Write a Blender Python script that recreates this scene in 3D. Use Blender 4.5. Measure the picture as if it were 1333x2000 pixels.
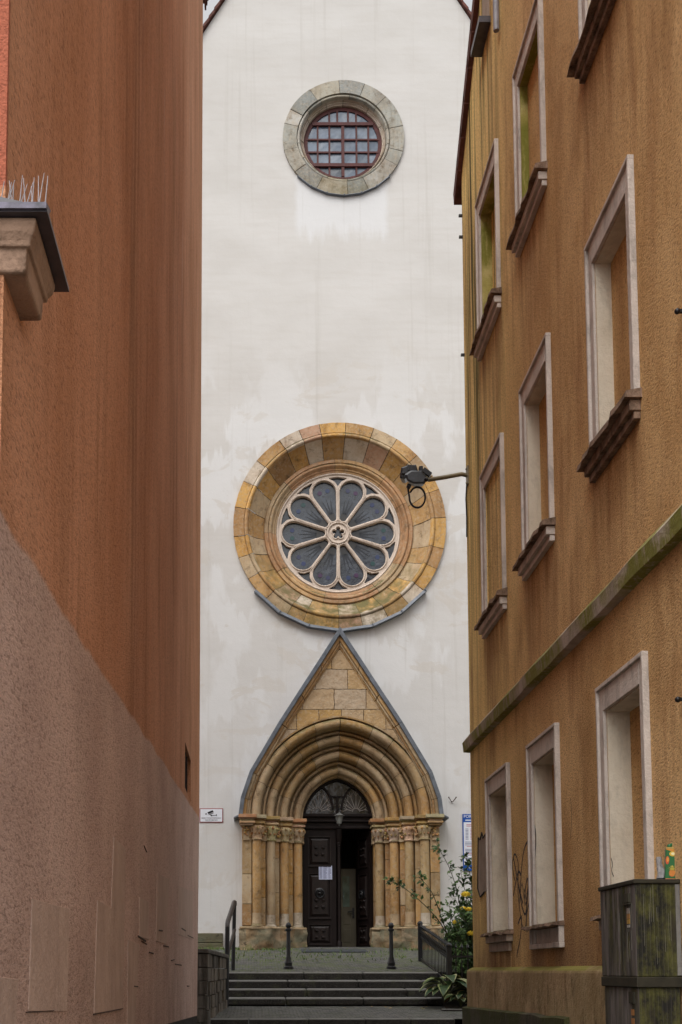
import bpy, bmesh, math, random
from mathutils import Vector, Matrix, noise as mnoise
from mathutils.geometry import tessellate_polygon
random.seed(7)
R = math.radians
S = bpy.context.scene
COL = S.collection
for o in list(bpy.data.objects): bpy.data.objects.remove(o)

# ------------------------------------------------------------------ camera
F, PX, PY, PITCH, CH = 2200.0, 495.0, 1714.0, math.atan(181/2200.0), 1.6
cd = bpy.data.cameras.new('camera'); cam = bpy.data.objects.new('camera', cd); COL.objects.link(cam)
cam.location = (0, 0, CH); cam.rotation_euler = (R(90)+PITCH, 0, 0)
cd.sensor_width = 36; cd.lens = 36*F/2000.0
cd.shift_x = (666.5-PX)/2000.0; cd.shift_y = (PY-1000.0)/2000.0
cd.clip_end = 2000; S.camera = cam
S.render.resolution_x = 682; S.render.resolution_y = 1024

# ------------------------------------------------------------------ sky, sun, exposure
SUN_EL, SUN_ROT = 55, 212
w = bpy.data.worlds.new('World'); S.world = w; w.use_nodes = True
wn = w.node_tree; wn.nodes.clear()
sky = wn.nodes.new('ShaderNodeTexSky'); sky.sky_type = 'NISHITA'; sky.sun_disc = False
sky.sun_elevation = R(SUN_EL); sky.sun_rotation = R(SUN_ROT); sky.air_density = 1.0; sky.dust_density = 4.0; sky.ozone_density = 1.0
hs = wn.nodes.new('ShaderNodeHueSaturation'); hs.inputs['Saturation'].default_value = 0.05; hs.inputs['Value'].default_value = 1.0
bgn = wn.nodes.new('ShaderNodeBackground'); bgn.inputs['Strength'].default_value = 0.15
wo = wn.nodes.new('ShaderNodeOutputWorld')
wn.links.new(sky.outputs[0], hs.inputs['Color']); wn.links.new(hs.outputs[0], bgn.inputs['Color']); wn.links.new(bgn.outputs[0], wo.inputs[0])
ld = bpy.data.lights.new('sun', 'SUN'); ld.energy = 0.6; ld.angle = R(60); ld.color = (1, .975, .94)
sun = bpy.data.objects.new('sun', ld); COL.objects.link(sun)
sun.rotation_euler = (R(90-SUN_EL), 0, R(180-SUN_ROT)); sun.location = (0, -10, 40)
S.view_settings.view_transform = 'Standard'; S.view_settings.look = 'None'
S.view_settings.exposure = 0.88; S.view_settings.gamma = 1.0

# ------------------------------------------------------------------ helpers
def ray(x, y):
    u = (x-PX)/F; v = (PY-y)/F; c, s = math.cos(PITCH), math.sin(PITCH)
    return u, c-v*s, s+v*c
def onY(x, y, Y):                      # point of the plane Y = const
    a = ray(x, y); k = Y/a[1]; return Vector((a[0]*k, Y, a[2]*k+CH))
def onX(x, y, X):                      # point of the plane X = const
    a = ray(x, y); k = X/a[0]; return Vector((X, a[1]*k, a[2]*k+CH))

def tag(o, label=None, cat=None, group=None, kind=None):
    if label: o['label'] = label
    if cat: o['category'] = cat
    if group: o['group'] = group
    if kind: o['kind'] = kind
    return o
def thing(name, label, cat, loc=(0, 0, 0), group=None, rz=0):
    o = bpy.data.objects.new(name, None); COL.objects.link(o); o.location = loc; o.rotation_euler = (0, 0, rz)
    o.empty_display_size = .2
    return tag(o, label, cat, group)
def copy_tree(o, parent=None):
    c = o.copy(); COL.objects.link(c)
    if parent: c.parent = parent
    for ch in list(o.children): copy_tree(ch, c)
    return c

class MB:
    def __init__(s): s.v = []; s.f = []; s.c = []; s.m = []; s.adds = []
    def add(s, vs, fs, col=(1, 1, 1), mi=0):
        b = len(s.v); s.v += [tuple(p) for p in vs]
        for f in fs: s.f.append([i+b for i in f]); s.c.append(col); s.m.append(mi)
        s.adds.append(len(s.f))
    def box(s, x0, x1, y0, y1, z0, z1, col=(1, 1, 1), mi=0):
        s.add([(x0,y0,z0),(x1,y0,z0),(x1,y1,z0),(x0,y1,z0),(x0,y0,z1),(x1,y0,z1),(x1,y1,z1),(x0,y1,z1)],
              [(3,2,1,0),(4,5,6,7),(0,1,5,4),(1,2,6,5),(2,3,7,6),(3,0,4,7)], col, mi)
    def hexa(s, p, col=(1, 1, 1), mi=0):   # 8 points, bottom 4 then top 4
        s.add(p, [(3,2,1,0),(4,5,6,7),(0,1,5,4),(1,2,6,5),(2,3,7,6),(3,0,4,7)], col, mi)
    def bar(s, a, b, w, d, up=(0, 0, 1), col=(1, 1, 1), mi=0):
        a = Vector(a); b = Vector(b); t = (b-a).normalized(); u = Vector(up)
        if abs(t.dot(u)) > .98: u = Vector((1, 0, 0))
        x = t.cross(u).normalized()*w/2; y = x.cross(t).normalized()*d/2
        s.hexa([a-x-y, a+x-y, a+x+y, a-x+y, b-x-y, b+x-y, b+x+y, b-x+y], col, mi)
    def tube(s, pts, rad, n=8, col=(1, 1, 1), mi=0, closed=False):
        pts = [Vector(p) for p in pts]; k = len(pts)
        if not hasattr(rad, '__len__'): rad = [rad]*k
        vs = []; prev = None
        for i, p in enumerate(pts):
            if closed: t = pts[(i+1) % k]-pts[i-1]
            else: t = pts[min(i+1, k-1)]-pts[max(i-1, 0)]
            t.normalize()
            if prev is None:
                u = Vector((0, 0, 1)) if abs(t.z) < .9 else Vector((1, 0, 0)); x = t.cross(u).normalized()
            else: x = (prev-t*prev.dot(t)).normalized()
            prev = x; y = t.cross(x)
            for j in range(n):
                a = 2*math.pi*j/n; vs.append(p+(x*math.cos(a)+y*math.sin(a))*rad[i])
        fs = []
        for i in range(k if closed else k-1):
            i2 = (i+1) % k
            for j in range(n): fs.append((i*n+j, i*n+(j+1) % n, i2*n+(j+1) % n, i2*n+j))
        if not closed: fs.append(tuple(range(n-1, -1, -1))); fs.append(tuple((k-1)*n+j for j in range(n)))
        s.add(vs, fs, col, mi)
    def lathe(s, prof, c, n=16, col=(1, 1, 1), mi=0, mod=None):   # about a vertical axis; prof (r, z)
        vs = []
        for (r, z) in prof:
            for j in range(n):
                a = 2*math.pi*j/n; rr = r*(mod(a, z) if mod else 1)
                vs.append((c[0]+rr*math.cos(a), c[1]+rr*math.sin(a), c[2]+z))
        fs = []
        for i in range(len(prof)-1):
            for j in range(n): fs.append((i*n+j, i*n+(j+1) % n, (i+1)*n+(j+1) % n, (i+1)*n+j))
        fs.append(tuple(range(n-1, -1, -1))); fs.append(tuple((len(prof)-1)*n+j for j in range(n)))
        s.add(vs, fs, col, mi)
    def ball(s, c, r, col=(1, 1, 1), mi=0, sz=(1, 1, 1), n=8):
        s.lathe([(max(r*sz[0]*math.sin(math.pi*i/n), .0005), -r*sz[2]*math.cos(math.pi*i/n)) for i in range(n+1)], c, n+2, col, mi)
    def plate(s, outer, holes, fn, d0, d1=None, col=(1, 1, 1), mi=0):
        """flat plate with holes; fn(u, v, d) -> point; a sheet when d1 is None"""
        loops = [outer]+list(holes)
        fl = [p for l in loops for p in l]
        tr = tessellate_polygon([[Vector((p[0], p[1], 0)) for p in l] for l in loops])
        n = len(fl)
        vs = [fn(p[0], p[1], d0) for p in fl]; fs = [tuple(t) for t in tr]
        if d1 is not None:
            vs += [fn(p[0], p[1], d1) for p in fl]; fs += [tuple(i+n for i in t)[::-1] for t in tr]
            o = 0
            for l in loops:
                k = len(l)
                for i in range(k): a, b = o+i, o+(i+1) % k; fs.append((a, b, b+n, a+n))
                o += k
        s.add(vs, fs, col, mi)
    def cut(s): s.cuts = getattr(s, 'cuts', [])+[len(s.f)]
    def build_each(s, name, mats, parent=None, **kw):      # one mesh per piece (pieces end at cut() or at each add())
        cu = getattr(s, 'cuts', None) or s.adds
        a = 0
        for b in cu:
            if b <= a: continue
            q = MB(); ix = {}
            for f in s.f[a:b]:
                for i in f:
                    if i not in ix: ix[i] = len(q.v); q.v.append(s.v[i])
                q.f.append([ix[i] for i in f])
            q.c = s.c[a:b]; q.m = s.m[a:b]; q.build(name, mats, parent, **kw); a = b
    def build(s, name, mats, parent=None, smooth=35, bevel=0, rough=0, normals=True):
        me = bpy.data.meshes.new(name)
        me.from_pydata(s.v, [], s.f)
        mats = mats if isinstance(mats, (list, tuple)) else [mats]
        for m in mats: me.materials.append(m)
        me.polygons.foreach_set('material_index', s.m)
        ca = me.color_attributes.new('stone', 'FLOAT_COLOR', 'CORNER')
        for p in me.polygons:
            c = s.c[p.index]
            for li in p.loop_indices: ca.data[li].color = (c[0], c[1], c[2], 1)
        if normals:
            bm = bmesh.new(); bm.from_mesh(me); bmesh.ops.recalc_face_normals(bm, faces=bm.faces); bm.to_mesh(me); bm.free()
        if smooth: me.shade_smooth(); me.set_sharp_from_angle(angle=R(smooth))
        o = bpy.data.objects.new(name, me); COL.objects.link(o)
        if parent:
            o.parent = parent
            M = Matrix()
            q = parent
            while q:
                M = Matrix.LocRotScale(q.location, q.rotation_euler, q.scale) @ M; q = q.parent
            o.matrix_parent_inverse = Matrix(); o['_w'] = 0; del o['_w']
            me.transform(M.inverted())
        if bevel:
            b = o.modifiers.new('bevel', 'BEVEL'); b.width = bevel; b.segments = 2; b.limit_method = 'ANGLE'; b.angle_limit = R(40)
        return o

def text(body, size, mat, parent, loc, rot=(R(90), 0, 0), name='lettering', align='CENTER', bold=0, sx=1):
    cu = bpy.data.curves.new('txt', 'FONT'); cu.body = body; cu.size = size; cu.align_x = align; cu.align_y = 'CENTER'; cu.offset = bold; cu.extrude = .001
    t = bpy.data.objects.new('txt', cu); COL.objects.link(t)
    bpy.context.view_layer.update()
    me = bpy.data.meshes.new_from_object(t.evaluated_get(bpy.context.evaluated_depsgraph_get()))
    bpy.data.objects.remove(t)
    me.materials.clear(); me.materials.append(mat)
    me.transform(Matrix.Scale(sx, 4, (1, 0, 0))); me.transform(Matrix.Translation(loc) @ Matrix.LocRotScale(None, __import__('mathutils').Euler(rot), None))
    if parent: me.transform(Matrix.LocRotScale(parent.location, parent.rotation_euler, None).inverted())
    o = bpy.data.objects.new(name, me); COL.objects.link(o)
    if parent: o.parent = parent
    return o

# ------------------------------------------------------------------ materials
class G:
    def __init__(s, name, rough=.85, spec=.3):
        s.m = bpy.data.materials.new(name); s.m.use_nodes = True; s.t = s.m.node_tree; s.t.nodes.clear()
        s.o = s.t.nodes.new('ShaderNodeOutputMaterial'); s.b = s.t.nodes.new('ShaderNodeBsdfPrincipled')
        s.t.links.new(s.b.outputs[0], s.o.inputs[0]); s.b.inputs['Roughness'].default_value = rough
        s.b.inputs['Specular IOR Level'].default_value = spec
        s._p = None
    def set(s, sock, v):
        if isinstance(v, bpy.types.NodeSocket): s.t.links.new(v, sock)
        elif isinstance(v, (tuple, list)) and len(v) == 3 and sock.type == 'RGBA': sock.default_value = (*v, 1)
        else: sock.default_value = v
    def node(s, typ, ins, out=0, **props):
        n = s.t.nodes.new(typ)
        for k, v in props.items(): setattr(n, k, v)
        for k, v in ins.items(): s.set(n.inputs[k], v)
        return n.outputs[out]
    def pos(s):
        if s._p is None: s._p = s.node('ShaderNodeNewGeometry', {}, 'Position')
        return s._p
    def normal(s): return s.node('ShaderNodeNewGeometry', {}, 'Normal')
    def xyz(s, v=None):
        n = s.t.nodes.new('ShaderNodeSeparateXYZ'); s.t.links.new(v or s.pos(), n.inputs[0]); return n.outputs
    def vec(s, x, y, z): return s.node('ShaderNodeCombineXYZ', {0: x, 1: y, 2: z})
    def map(s, sc, loc=(0, 0, 0), v=None, rot=(0, 0, 0)): return s.node('ShaderNodeMapping', {'Vector': v or s.pos(), 'Scale': sc, 'Location': loc, 'Rotation': rot})
    def noise(s, v, scale, detail=4, rough=.55, dist=0): return s.node('ShaderNodeTexNoise', {'Vector': v, 'Scale': scale, 'Detail': detail, 'Roughness': rough, 'Distortion': dist}, 'Fac')
    def rng(s, v, a, b, c=0., d=1., clamp=True): return s.node('ShaderNodeMapRange', {'Value': v, 'From Min': a, 'From Max': b, 'To Min': c, 'To Max': d}, clamp=clamp)
    def math(s, op, a, b=0.): return s.node('ShaderNodeMath', {0: a, 1: b}, operation=op)
    def mix(s, f, a, b, bt='MIX'): 
        n = s.t.nodes.new('ShaderNodeMix'); n.data_type = 'RGBA'; n.blend_type = bt
        s.set(n.inputs[0], f); s.set(n.inputs[6], a); s.set(n.inputs[7], b); return n.outputs[2]
    def bump(s, h, strength=.4, dist=.02, n=None):
        ins = {'Height': h, 'Strength': strength, 'Distance': dist}
        if n: ins['Normal'] = n
        return s.node('ShaderNodeBump', ins)
    def fin(s, col, nrm=None, rough=None):
        s.set(s.b.inputs['Base Color'], col)
        if nrm: s.set(s.b.inputs['Normal'], nrm)
        if rough is not None: s.set(s.b.inputs['Roughness'], rough)
        return s.m

def m_plain(name, col, rough=.6, var=.25, scale=8, spec=.3, metal=0, bump=0):
    g = G(name, rough, spec); g.b.inputs['Metallic'].default_value = metal
    n = g.noise(g.pos(), scale, 5)
    c = g.mix(g.rng(n, .3, .7), tuple(x*(1-var) for x in col), tuple(min(1, x*(1+var)) for x in col))
    return g.fin(c, g.bump(g.noise(g.pos(), scale*6, 3), bump, .01) if bump else None)

def m_facade():
    g = G('limewash_plaster', .9, .2); x, y, z = g.xyz()
    base = g.mix(g.rng(g.noise(g.map((.5, .5, .9)), 1, 5), .35, .65), (.49, .47, .445), (.535, .517, .495))
    # broad trowel bands and fine mottling
    base = g.mix(g.rng(g.noise(g.map((.7, .7, 5)), 1.5, 5), .45, .75, 0, .35), base, (.45, .42, .385))
    # repair coats: lighter lobes with dripping lower and spiky upper edges, low on the wall
    warp = g.noise(g.map((3.0, 1, .35)), 1.6, 5, .6)
    zz = g.math('ADD', z, g.math('MULTIPLY', warp, 1.5))
    p = g.noise(g.vec(g.math('MULTIPLY', x, .55), 0., g.math('MULTIPLY', zz, .42)), 1.25, 3.5, .5)
    low = g.rng(z, 15.2, 17.6, 1, 0)
    lt = g.math('MULTIPLY', g.rng(p, .505, .55), low)
    base = g.mix(g.math('MULTIPLY', lt, .6), base, (.62, .62, .62))
    p2 = g.noise(g.vec(g.math('MULTIPLY', x, .5), 3.7, g.math('MULTIPLY', z, .8)), 1.5, 7, .65, .6)
    dk = g.math('MULTIPLY', g.rng(p2, .565, .595), g.rng(z, 8, 15, .75, .35))
    dk = g.math('MULTIPLY', dk, g.rng(z, 16.5, 18.0, 1, 0))
    base = g.mix(g.math('MULTIPLY', dk, .95), base, (.47, .425, .37))
    # white repair under the small round window
    e = g.noise(g.map((2.6, 1, .5)), 1.8, 6, .65)
    bx = g.math('MULTIPLY', g.rng(g.math('ADD', g.math('ABSOLUTE', g.math('SUBTRACT', x, 2.28)), g.math('MULTIPLY', g.noise(g.pos(), 2.5, 5), .25)), 1.22, 1.36, 1, 0), g.rng(g.math('ADD', z, g.math('MULTIPLY', e, 1.2)), 20.85, 21.25))
    bx = g.math('MULTIPLY', bx, g.rng(z, 22.0, 22.1, 1, 0))
    base = g.mix(g.math('MULTIPLY', bx, .7), base, (.60, .60, .605))
    base = g.mix(g.math('MULTIPLY', g.rng(z, 6, 13, .55, 0), 1), base, (.66, .655, .655))  # lower wall painted paler to make up for the weaker light there
    # thin run-off streaks
    st = g.noise(g.map((7, 7, .18)), 1, 4, .6)
    base = g.mix(g.rng(st, .58, .78, 0, .45), base, (.40, .375, .34))
    s2 = g.noise(g.map((16, 16, .5), (4, 0, 0)), 1, 3)
    base = g.mix(g.math('MULTIPLY', g.rng(s2, .58, .8, 0, .5), g.rng(z, 2.4, 8, 1, .1)), base, (.45, .44, .42))
    h = g.math('ADD', g.noise(g.pos(), 3, 5), g.math('MULTIPLY', g.noise(g.pos(), 40, 3), .25))
    return g.fin(base, g.bump(h, .35, .03))

def grainy(g, c, k=1.):
    """coarse thrown render: pits and pale grains over c, and its relief"""
    n1 = g.noise(g.map((1, .40, 1.15)), 62, 5, .70); n2 = g.noise(g.map((1, .45, 1)), 120, 2, .5)
    c = g.mix(g.rng(n1, .30, .50, .8*k, 0), c, (.16, .11, .075), 'MULTIPLY')
    c = g.mix(g.rng(n2, .54, .70, 0, .42*k), c, g.mix(1.0, c, (1.6, 1.55, 1.5), 'MULTIPLY'))
    return c, g.bump(g.math('ADD', n1, g.math('MULTIPLY', n2, .5)), .6, .016)

def m_left():
    g = G('roughcast_brown', .92, .2); x, y, z = g.xyz()
    bl = g.noise(g.map((1, 1, .45)), .9, 5, .6)
    up = g.mix(g.rng(bl, .36, .64), (.50, .225, .115), (.63, .315, .185))
    gate = g.rng(g.noise(g.map((1.3, 1.3, .35), (3, 8, 1)), 1, 3), .40, .62)
    st = g.noise(g.map((6, 4.2, .42)), 1, 6, .68, .35)
    up = g.mix(g.math('MULTIPLY', g.rng(st, .46, .70, 0, .85), gate), up, (.30, .135, .060))
    up = g.mix(g.math('MULTIPLY', g.rng(g.noise(g.map((3, 2.2, .12), (2, 3, 1)), 1, 5, .6, .2), .50, .72, 0, .38), g.rng(z, 3, 12, .5, 1)), up, (.36, .185, .085))
    band = g.math('MULTIPLY', g.rng(g.math('ABSOLUTE', g.math('SUBTRACT', g.math('ADD', y, g.math('MULTIPLY', g.noise(g.map((.1, .1, .5)), 1, 3), .8)), 8.3)), .05, .6, 1, 0), g.rng(g.noise(g.map((6, 6, .3)), 1, 5), .38, .62))
    up = g.mix(g.math('MULTIPLY', band, .6), up, (.20, .09, .042))
    wst = g.math('MULTIPLY', g.rng(g.noise(g.map((12, 12, .35), (5, 5, 5)), 1, 4, .6), .64, .72), g.rng(z, 6, 11))
    up = g.mix(g.math('MULTIPLY', wst, .6), up, (.66, .54, .48))
    lo = g.mix(g.rng(g.noise(g.pos(), 1.1, 5), .35, .65), (.50, .335, .275), (.62, .43, .36))
    lo = g.mix(g.rng(g.noise(g.map((3, 3, .7)), 1, 5, .6), .5, .75, 0, .45), lo, (.45, .32, .26))
    lo = g.mix(g.math('MULTIPLY', g.rng(z, 2.1, 1.0, 0, .5), g.rng(g.noise(g.map((3, 3, 1.5), (1, 1, 4)), 1, 5), .35, .65)), lo, (.27, .185, .145))
    e = g.math('ADD', g.math('SUBTRACT', z, g.math('MULTIPLY', y, .062)), g.math('MULTIPLY', g.noise(g.pos(), 1.6, 3), .12))
    c = g.mix(g.rng(e, 2.955, 2.985), lo, up)
    c = g.mix(g.math('MULTIPLY', g.rng(y, 3.735, 3.71), g.rng(z, 4.3, 4.32)), c, (.40, .12, .068))   # the red-orange front
    ft = g.math('ADD', z, g.math('MULTIPLY', y, .026))
    c = g.mix(g.rng(ft, 1.355, 1.365, 1, 0), c, (.03, .026, .022))      # bare dark footing under the plaster
    return g.fin(*grainy(g, c, .85))

def m_right():
    g = G('roughcast_ochre', .92, .2); x, y, z = g.xyz()
    c = g.mix(g.rng(g.noise(g.map((1, 1, .5)), .8, 6, .62), .36, .64), (.53, .315, .13), (.74, .485, .235))
    c = g.mix(g.rng(g.noise(g.pos(), 2.4, 6, .65), .50, .72, 0, .55), c, (.46, .25, .09))
    far = g.math('MULTIPLY', g.rng(y, 11.0, 14.4), g.rng(z, 2, 9, .65, 1))  # yellower paint by the far corner, with the brighter light there painted in
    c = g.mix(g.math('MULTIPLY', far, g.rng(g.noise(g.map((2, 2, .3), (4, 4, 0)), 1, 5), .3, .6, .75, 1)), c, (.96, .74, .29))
    gate = g.rng(g.noise(g.map((1.2, 1.2, .4), (3, 8, 1)), 1, 3), .42, .62)
    st = g.noise(g.map((6, 4.5, .40)), 1, 6, .68, .35)
    c = g.mix(g.math('MULTIPLY', g.rng(st, .46, .70, 0, .8), gate), c, (.32, .15, .055))
    # black-green algae runs by the far corner, heavier higher up
    up = g.math('MULTIPLY', g.rng(y, 12.0, 13.6), g.rng(z, 5.0, 9.5, .15, 1))
    k = g.rng(g.noise(g.map((7, 5.5, .16), (1, 7, 2)), 1, 4, .6, .25), .49, .60)
    c = g.mix(g.math('MULTIPLY', k, up), c, (.13, .115, .025))
    k2 = g.rng(g.noise(g.map((14, 12, .13), (5, 1, 2)), 1, 3, .5, .2), .58, .64)
    c = g.mix(g.math('MULTIPLY', k2, g.math('MULTIPLY', up, .9)), c, (.045, .05, .028))
    # rust-dark soaking patches
    d = g.math('MULTIPLY', g.rng(g.noise(g.map((1.6, 1.2, .5), (9, 2, 0)), 1, 6, .65), .52, .70), .6)
    c = g.mix(d, c, (.31, .16, .055))
    run = g.noise(g.map((7, 6, .5), (6, 6, 1)), 1, 5, .65, .3)  # brown runs below each sill, doubling as its painted contact shadow
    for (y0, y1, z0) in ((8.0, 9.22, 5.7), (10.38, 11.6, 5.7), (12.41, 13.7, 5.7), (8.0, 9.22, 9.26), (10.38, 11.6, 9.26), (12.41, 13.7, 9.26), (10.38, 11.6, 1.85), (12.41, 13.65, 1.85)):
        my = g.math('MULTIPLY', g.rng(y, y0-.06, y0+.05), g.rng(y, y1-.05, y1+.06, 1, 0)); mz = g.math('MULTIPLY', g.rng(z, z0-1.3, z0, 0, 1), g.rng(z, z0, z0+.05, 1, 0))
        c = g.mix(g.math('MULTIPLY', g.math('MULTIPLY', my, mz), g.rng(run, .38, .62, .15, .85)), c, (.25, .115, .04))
    ft = g.rng(z, 1.66, 2.3, .75, 0)
    c = g.mix(g.math('MULTIPLY', ft, g.rng(g.noise(g.map((3, 3, 1)), 1, 5), .35, .6)), c, (.25, .15, .08))
    return g.fin(*grainy(g, c))

def m_stone(name='sandstone', moss=.8, bumpy=.5, tint=(1, 1, 1), scale=1., low=None):
    g = G(name, .9, .2)
    a = g.node('ShaderNodeAttribute', {}, 'Color', attribute_name='stone')
    c = g.mix(1.0, a, tint, 'MULTIPLY')
    n1 = g.noise(g.pos(), 2.6*scale, 6, .6); n2 = g.noise(g.pos(), 14*scale, 5, .65); n3 = g.noise(g.map((6, 6, .8)), 1, 4)
    c = g.mix(g.rng(n1, .42, .68, 0, .55), c, g.mix(1.0, c, (.70, .56, .42), 'MULTIPLY'))
    c = g.mix(g.rng(n2, .48, .72, 0, .6), c, (.43, .36, .27))
    c = g.mix(g.rng(n3, .55, .75, 0, .5), c, g.mix(1.0, c, (.42, .36, .30), 'MULTIPLY'))
    c = g.mix(g.rng(g.noise(g.pos(), 5, 7, .72), .54, .70, 0, .75), c, (.11, .075, .04))
    c = g.mix(g.rng(g.noise(g.map((1, 1, .5), (3, 1, 7)), 1.5, 5, .6), .48, .68, 0, .45), c, g.mix(1.0, c, (.5, .42, .36), 'MULTIPLY'))
    nz = g.xyz(g.normal())[2]
    mo = g.math('MULTIPLY', g.rng(nz, .12, .6, 0, moss), g.rng(g.noise(g.pos(), 3.1, 5), .38, .58))
    c = g.mix(mo, c, (.115, .105, .045))
    if low:      # grime and algae that gather on the foot of the round frames
        zz = g.math('ADD', g.xyz()[2], g.math('MULTIPLY', g.noise(g.pos(), 2, 5, .65), .9))
        c = g.mix(g.math('MULTIPLY', g.rng(zz, low+1.0, low+.15, 0, .8), g.rng(g.noise(g.pos(), 4, 6, .7), .34, .58)), c, (.125, .10, .042))
    h = g.math('ADD', g.noise(g.pos(), 9*scale, 6, .65), g.math('MULTIPLY', g.noise(g.pos(), 60, 3), .3))
    return g.fin(c, g.bump(h, bumpy, .03))

def m_plinthstone():
    g = G('damp_base_stone', .9, .25)
    a = g.node('ShaderNodeAttribute', {}, 'Color', attribute_name='stone'); x, y, z = g.xyz()
    n = g.noise(g.pos(), 3.5, 6, .65)
    c = g.mix(g.rng(n, .4, .65, 0, .6), a, (.15, .095, .05))
    c = g.mix(g.rng(g.noise(g.map((1.2, 1.2, 2)), 1.6, 5), .47, .62, 0, .75), c, (.12, .125, .085))
    c = g.mix(g.rng(g.noise(g.pos(), 12, 5), .58, .7, 0, .8), c, (.045, .038, .028))
    gm = g.math('MULTIPLY', g.rng(z, 2.1, 2.35, 1, 0), g.rng(g.noise(g.pos(), 5, 5), .5, .62))
    c = g.mix(g.math('MULTIPLY', gm, .7), c, (.07, .10, .02))
    h = g.noise(g.pos(), 8, 6, .7)
    return g.fin(c, g.bump(h, .8, .05))

def m_ashlar():
    g = G('gable_ashlar', .9, .2); x, y, z = g.xyz()
    v = g.vec(x, z, 0.)
    v2 = g.node('ShaderNodeVectorMath', {0: v, 1: g.node('ShaderNodeVectorMath', {0: g.node('ShaderNodeTexNoise', {'Vector': g.pos(), 'Scale': 4.0}, 'Color'), 1: (.045, .045, 0)}, operation='MULTIPLY')}, operation='ADD')
    b = g.t.nodes.new('ShaderNodeTexBrick'); b.offset = .42; b.squash = .7; b.squash_frequency = 3
    for k, q in {'Vector': v2, 'Color1': (.44, .27, .10, 1), 'Color2': (.42, .345, .27, 1), 'Mortar': (.10, .07, .04, 1), 'Scale': 1.0, 'Mortar Size': .009, 'Mortar Smooth': .3, 'Bias': -.1, 'Brick Width': .78, 'Row Height': .50}.items(): g.set(b.inputs[k], q)
    c = b.outputs['Color']; fac = b.outputs['Fac']
    c = g.mix(g.rng(g.noise(g.pos(), 5, 6, .65), .45, .7, 0, .6), c, (.27, .17, .085))
    c = g.mix(g.rng(g.noise(g.pos(), 16, 5), .52, .72, 0, .5), c, (.50, .41, .31))
    h = g.math('SUBTRACT', g.math('MULTIPLY', g.noise(g.pos(), 7, 6, .65), .8), g.math('MULTIPLY', fac, .9))
    return g.fin(c, g.bump(h, 1.0, .045))

def m_cobble(name, moss):
    g = G(name, .75, .35); x, y, z = g.xyz()
    wv = g.node('ShaderNodeVectorMath', {0: g.node('ShaderNodeTexNoise', {'Vector': g.pos(), 'Scale': 3.5}, 'Color'), 1: (.07, .07, .0)}, operation='MULTIPLY')
    v = g.node('ShaderNodeVectorMath', {0: g.vec(x, y, 0.), 1: wv}, operation='ADD')
    b = g.t.nodes.new('ShaderNodeTexBrick'); b.offset = .5
    for k, q in {'Vector': v, 'Color1': (.055, .055, .056, 1), 'Color2': (.14, .138, .132, 1), 'Mortar': (.022, .022, .018, 1), 'Scale': 1.0, 'Mortar Size': .014, 'Mortar Smooth': .5, 'Bias': 0., 'Brick Width': .12, 'Row Height': .115}.items(): g.set(b.inputs[k], q)
    c = b.outputs['Color']; fac = b.outputs['Fac']
    c = g.mix(g.rng(g.noise(g.pos(), 9, 5), .4, .7, 0, .6), c, (.16, .158, .15))
    mm = g.math('MULTIPLY', g.rng(g.noise(g.pos(), 1.6, 6, .7), .42, .60), g.rng(g.math('ADD', fac, g.noise(g.pos(), 14, 3)), .48, .62))
    c = g.mix(g.math('MULTIPLY', mm, moss), c, (.085, .115, .022))
    h = g.math('SUBTRACT', g.math('MULTIPLY', g.noise(g.pos(), 22, 4), .3), fac)
    return g.fin(c, g.bump(h, .9, .03))

def m_step():
    g = G('worn_granite', .8, .3); nz = g.xyz(g.normal())[2]
    n = g.noise(g.pos(), 5, 6, .65)
    c = g.mix(g.rng(n, .35, .7), (.013, .012, .011), (.034, .032, .028))
    c = g.mix(g.rng(g.noise(g.pos(), 45, 3), .5, .7, 0, .5), c, (.09, .085, .08))
    c = g.mix(g.rng(nz, .25, .6, 0, .75), c, (.22, .215, .205))  # worn treads and nosings paler than risers, their highlight painted into the colour
    c = g.mix(g.rng(g.noise(g.map((4, 4, 3)), 1, 4), .55, .7, 0, .5), c, (.07, .075, .04))
    return g.fin(c, g.bump(n, .6, .03))

def m_rubble():
    g = G('dry_laid_stone', .9, .2)
    a = g.node('ShaderNodeAttribute', {}, 'Color', attribute_name='stone')
    n = g.noise(g.map((3, 3, 1)), 5, 6, .65)
    c = g.mix(g.rng(n, .4, .7, 0, .7), a, (.055, .048, .04))
    c = g.mix(g.rng(g.noise(g.map((14, 14, .8)), 1, 4), .5, .7, 0, .6), c, (.24, .215, .19))
    return g.fin(c, g.bump(n, .9, .04))

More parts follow.
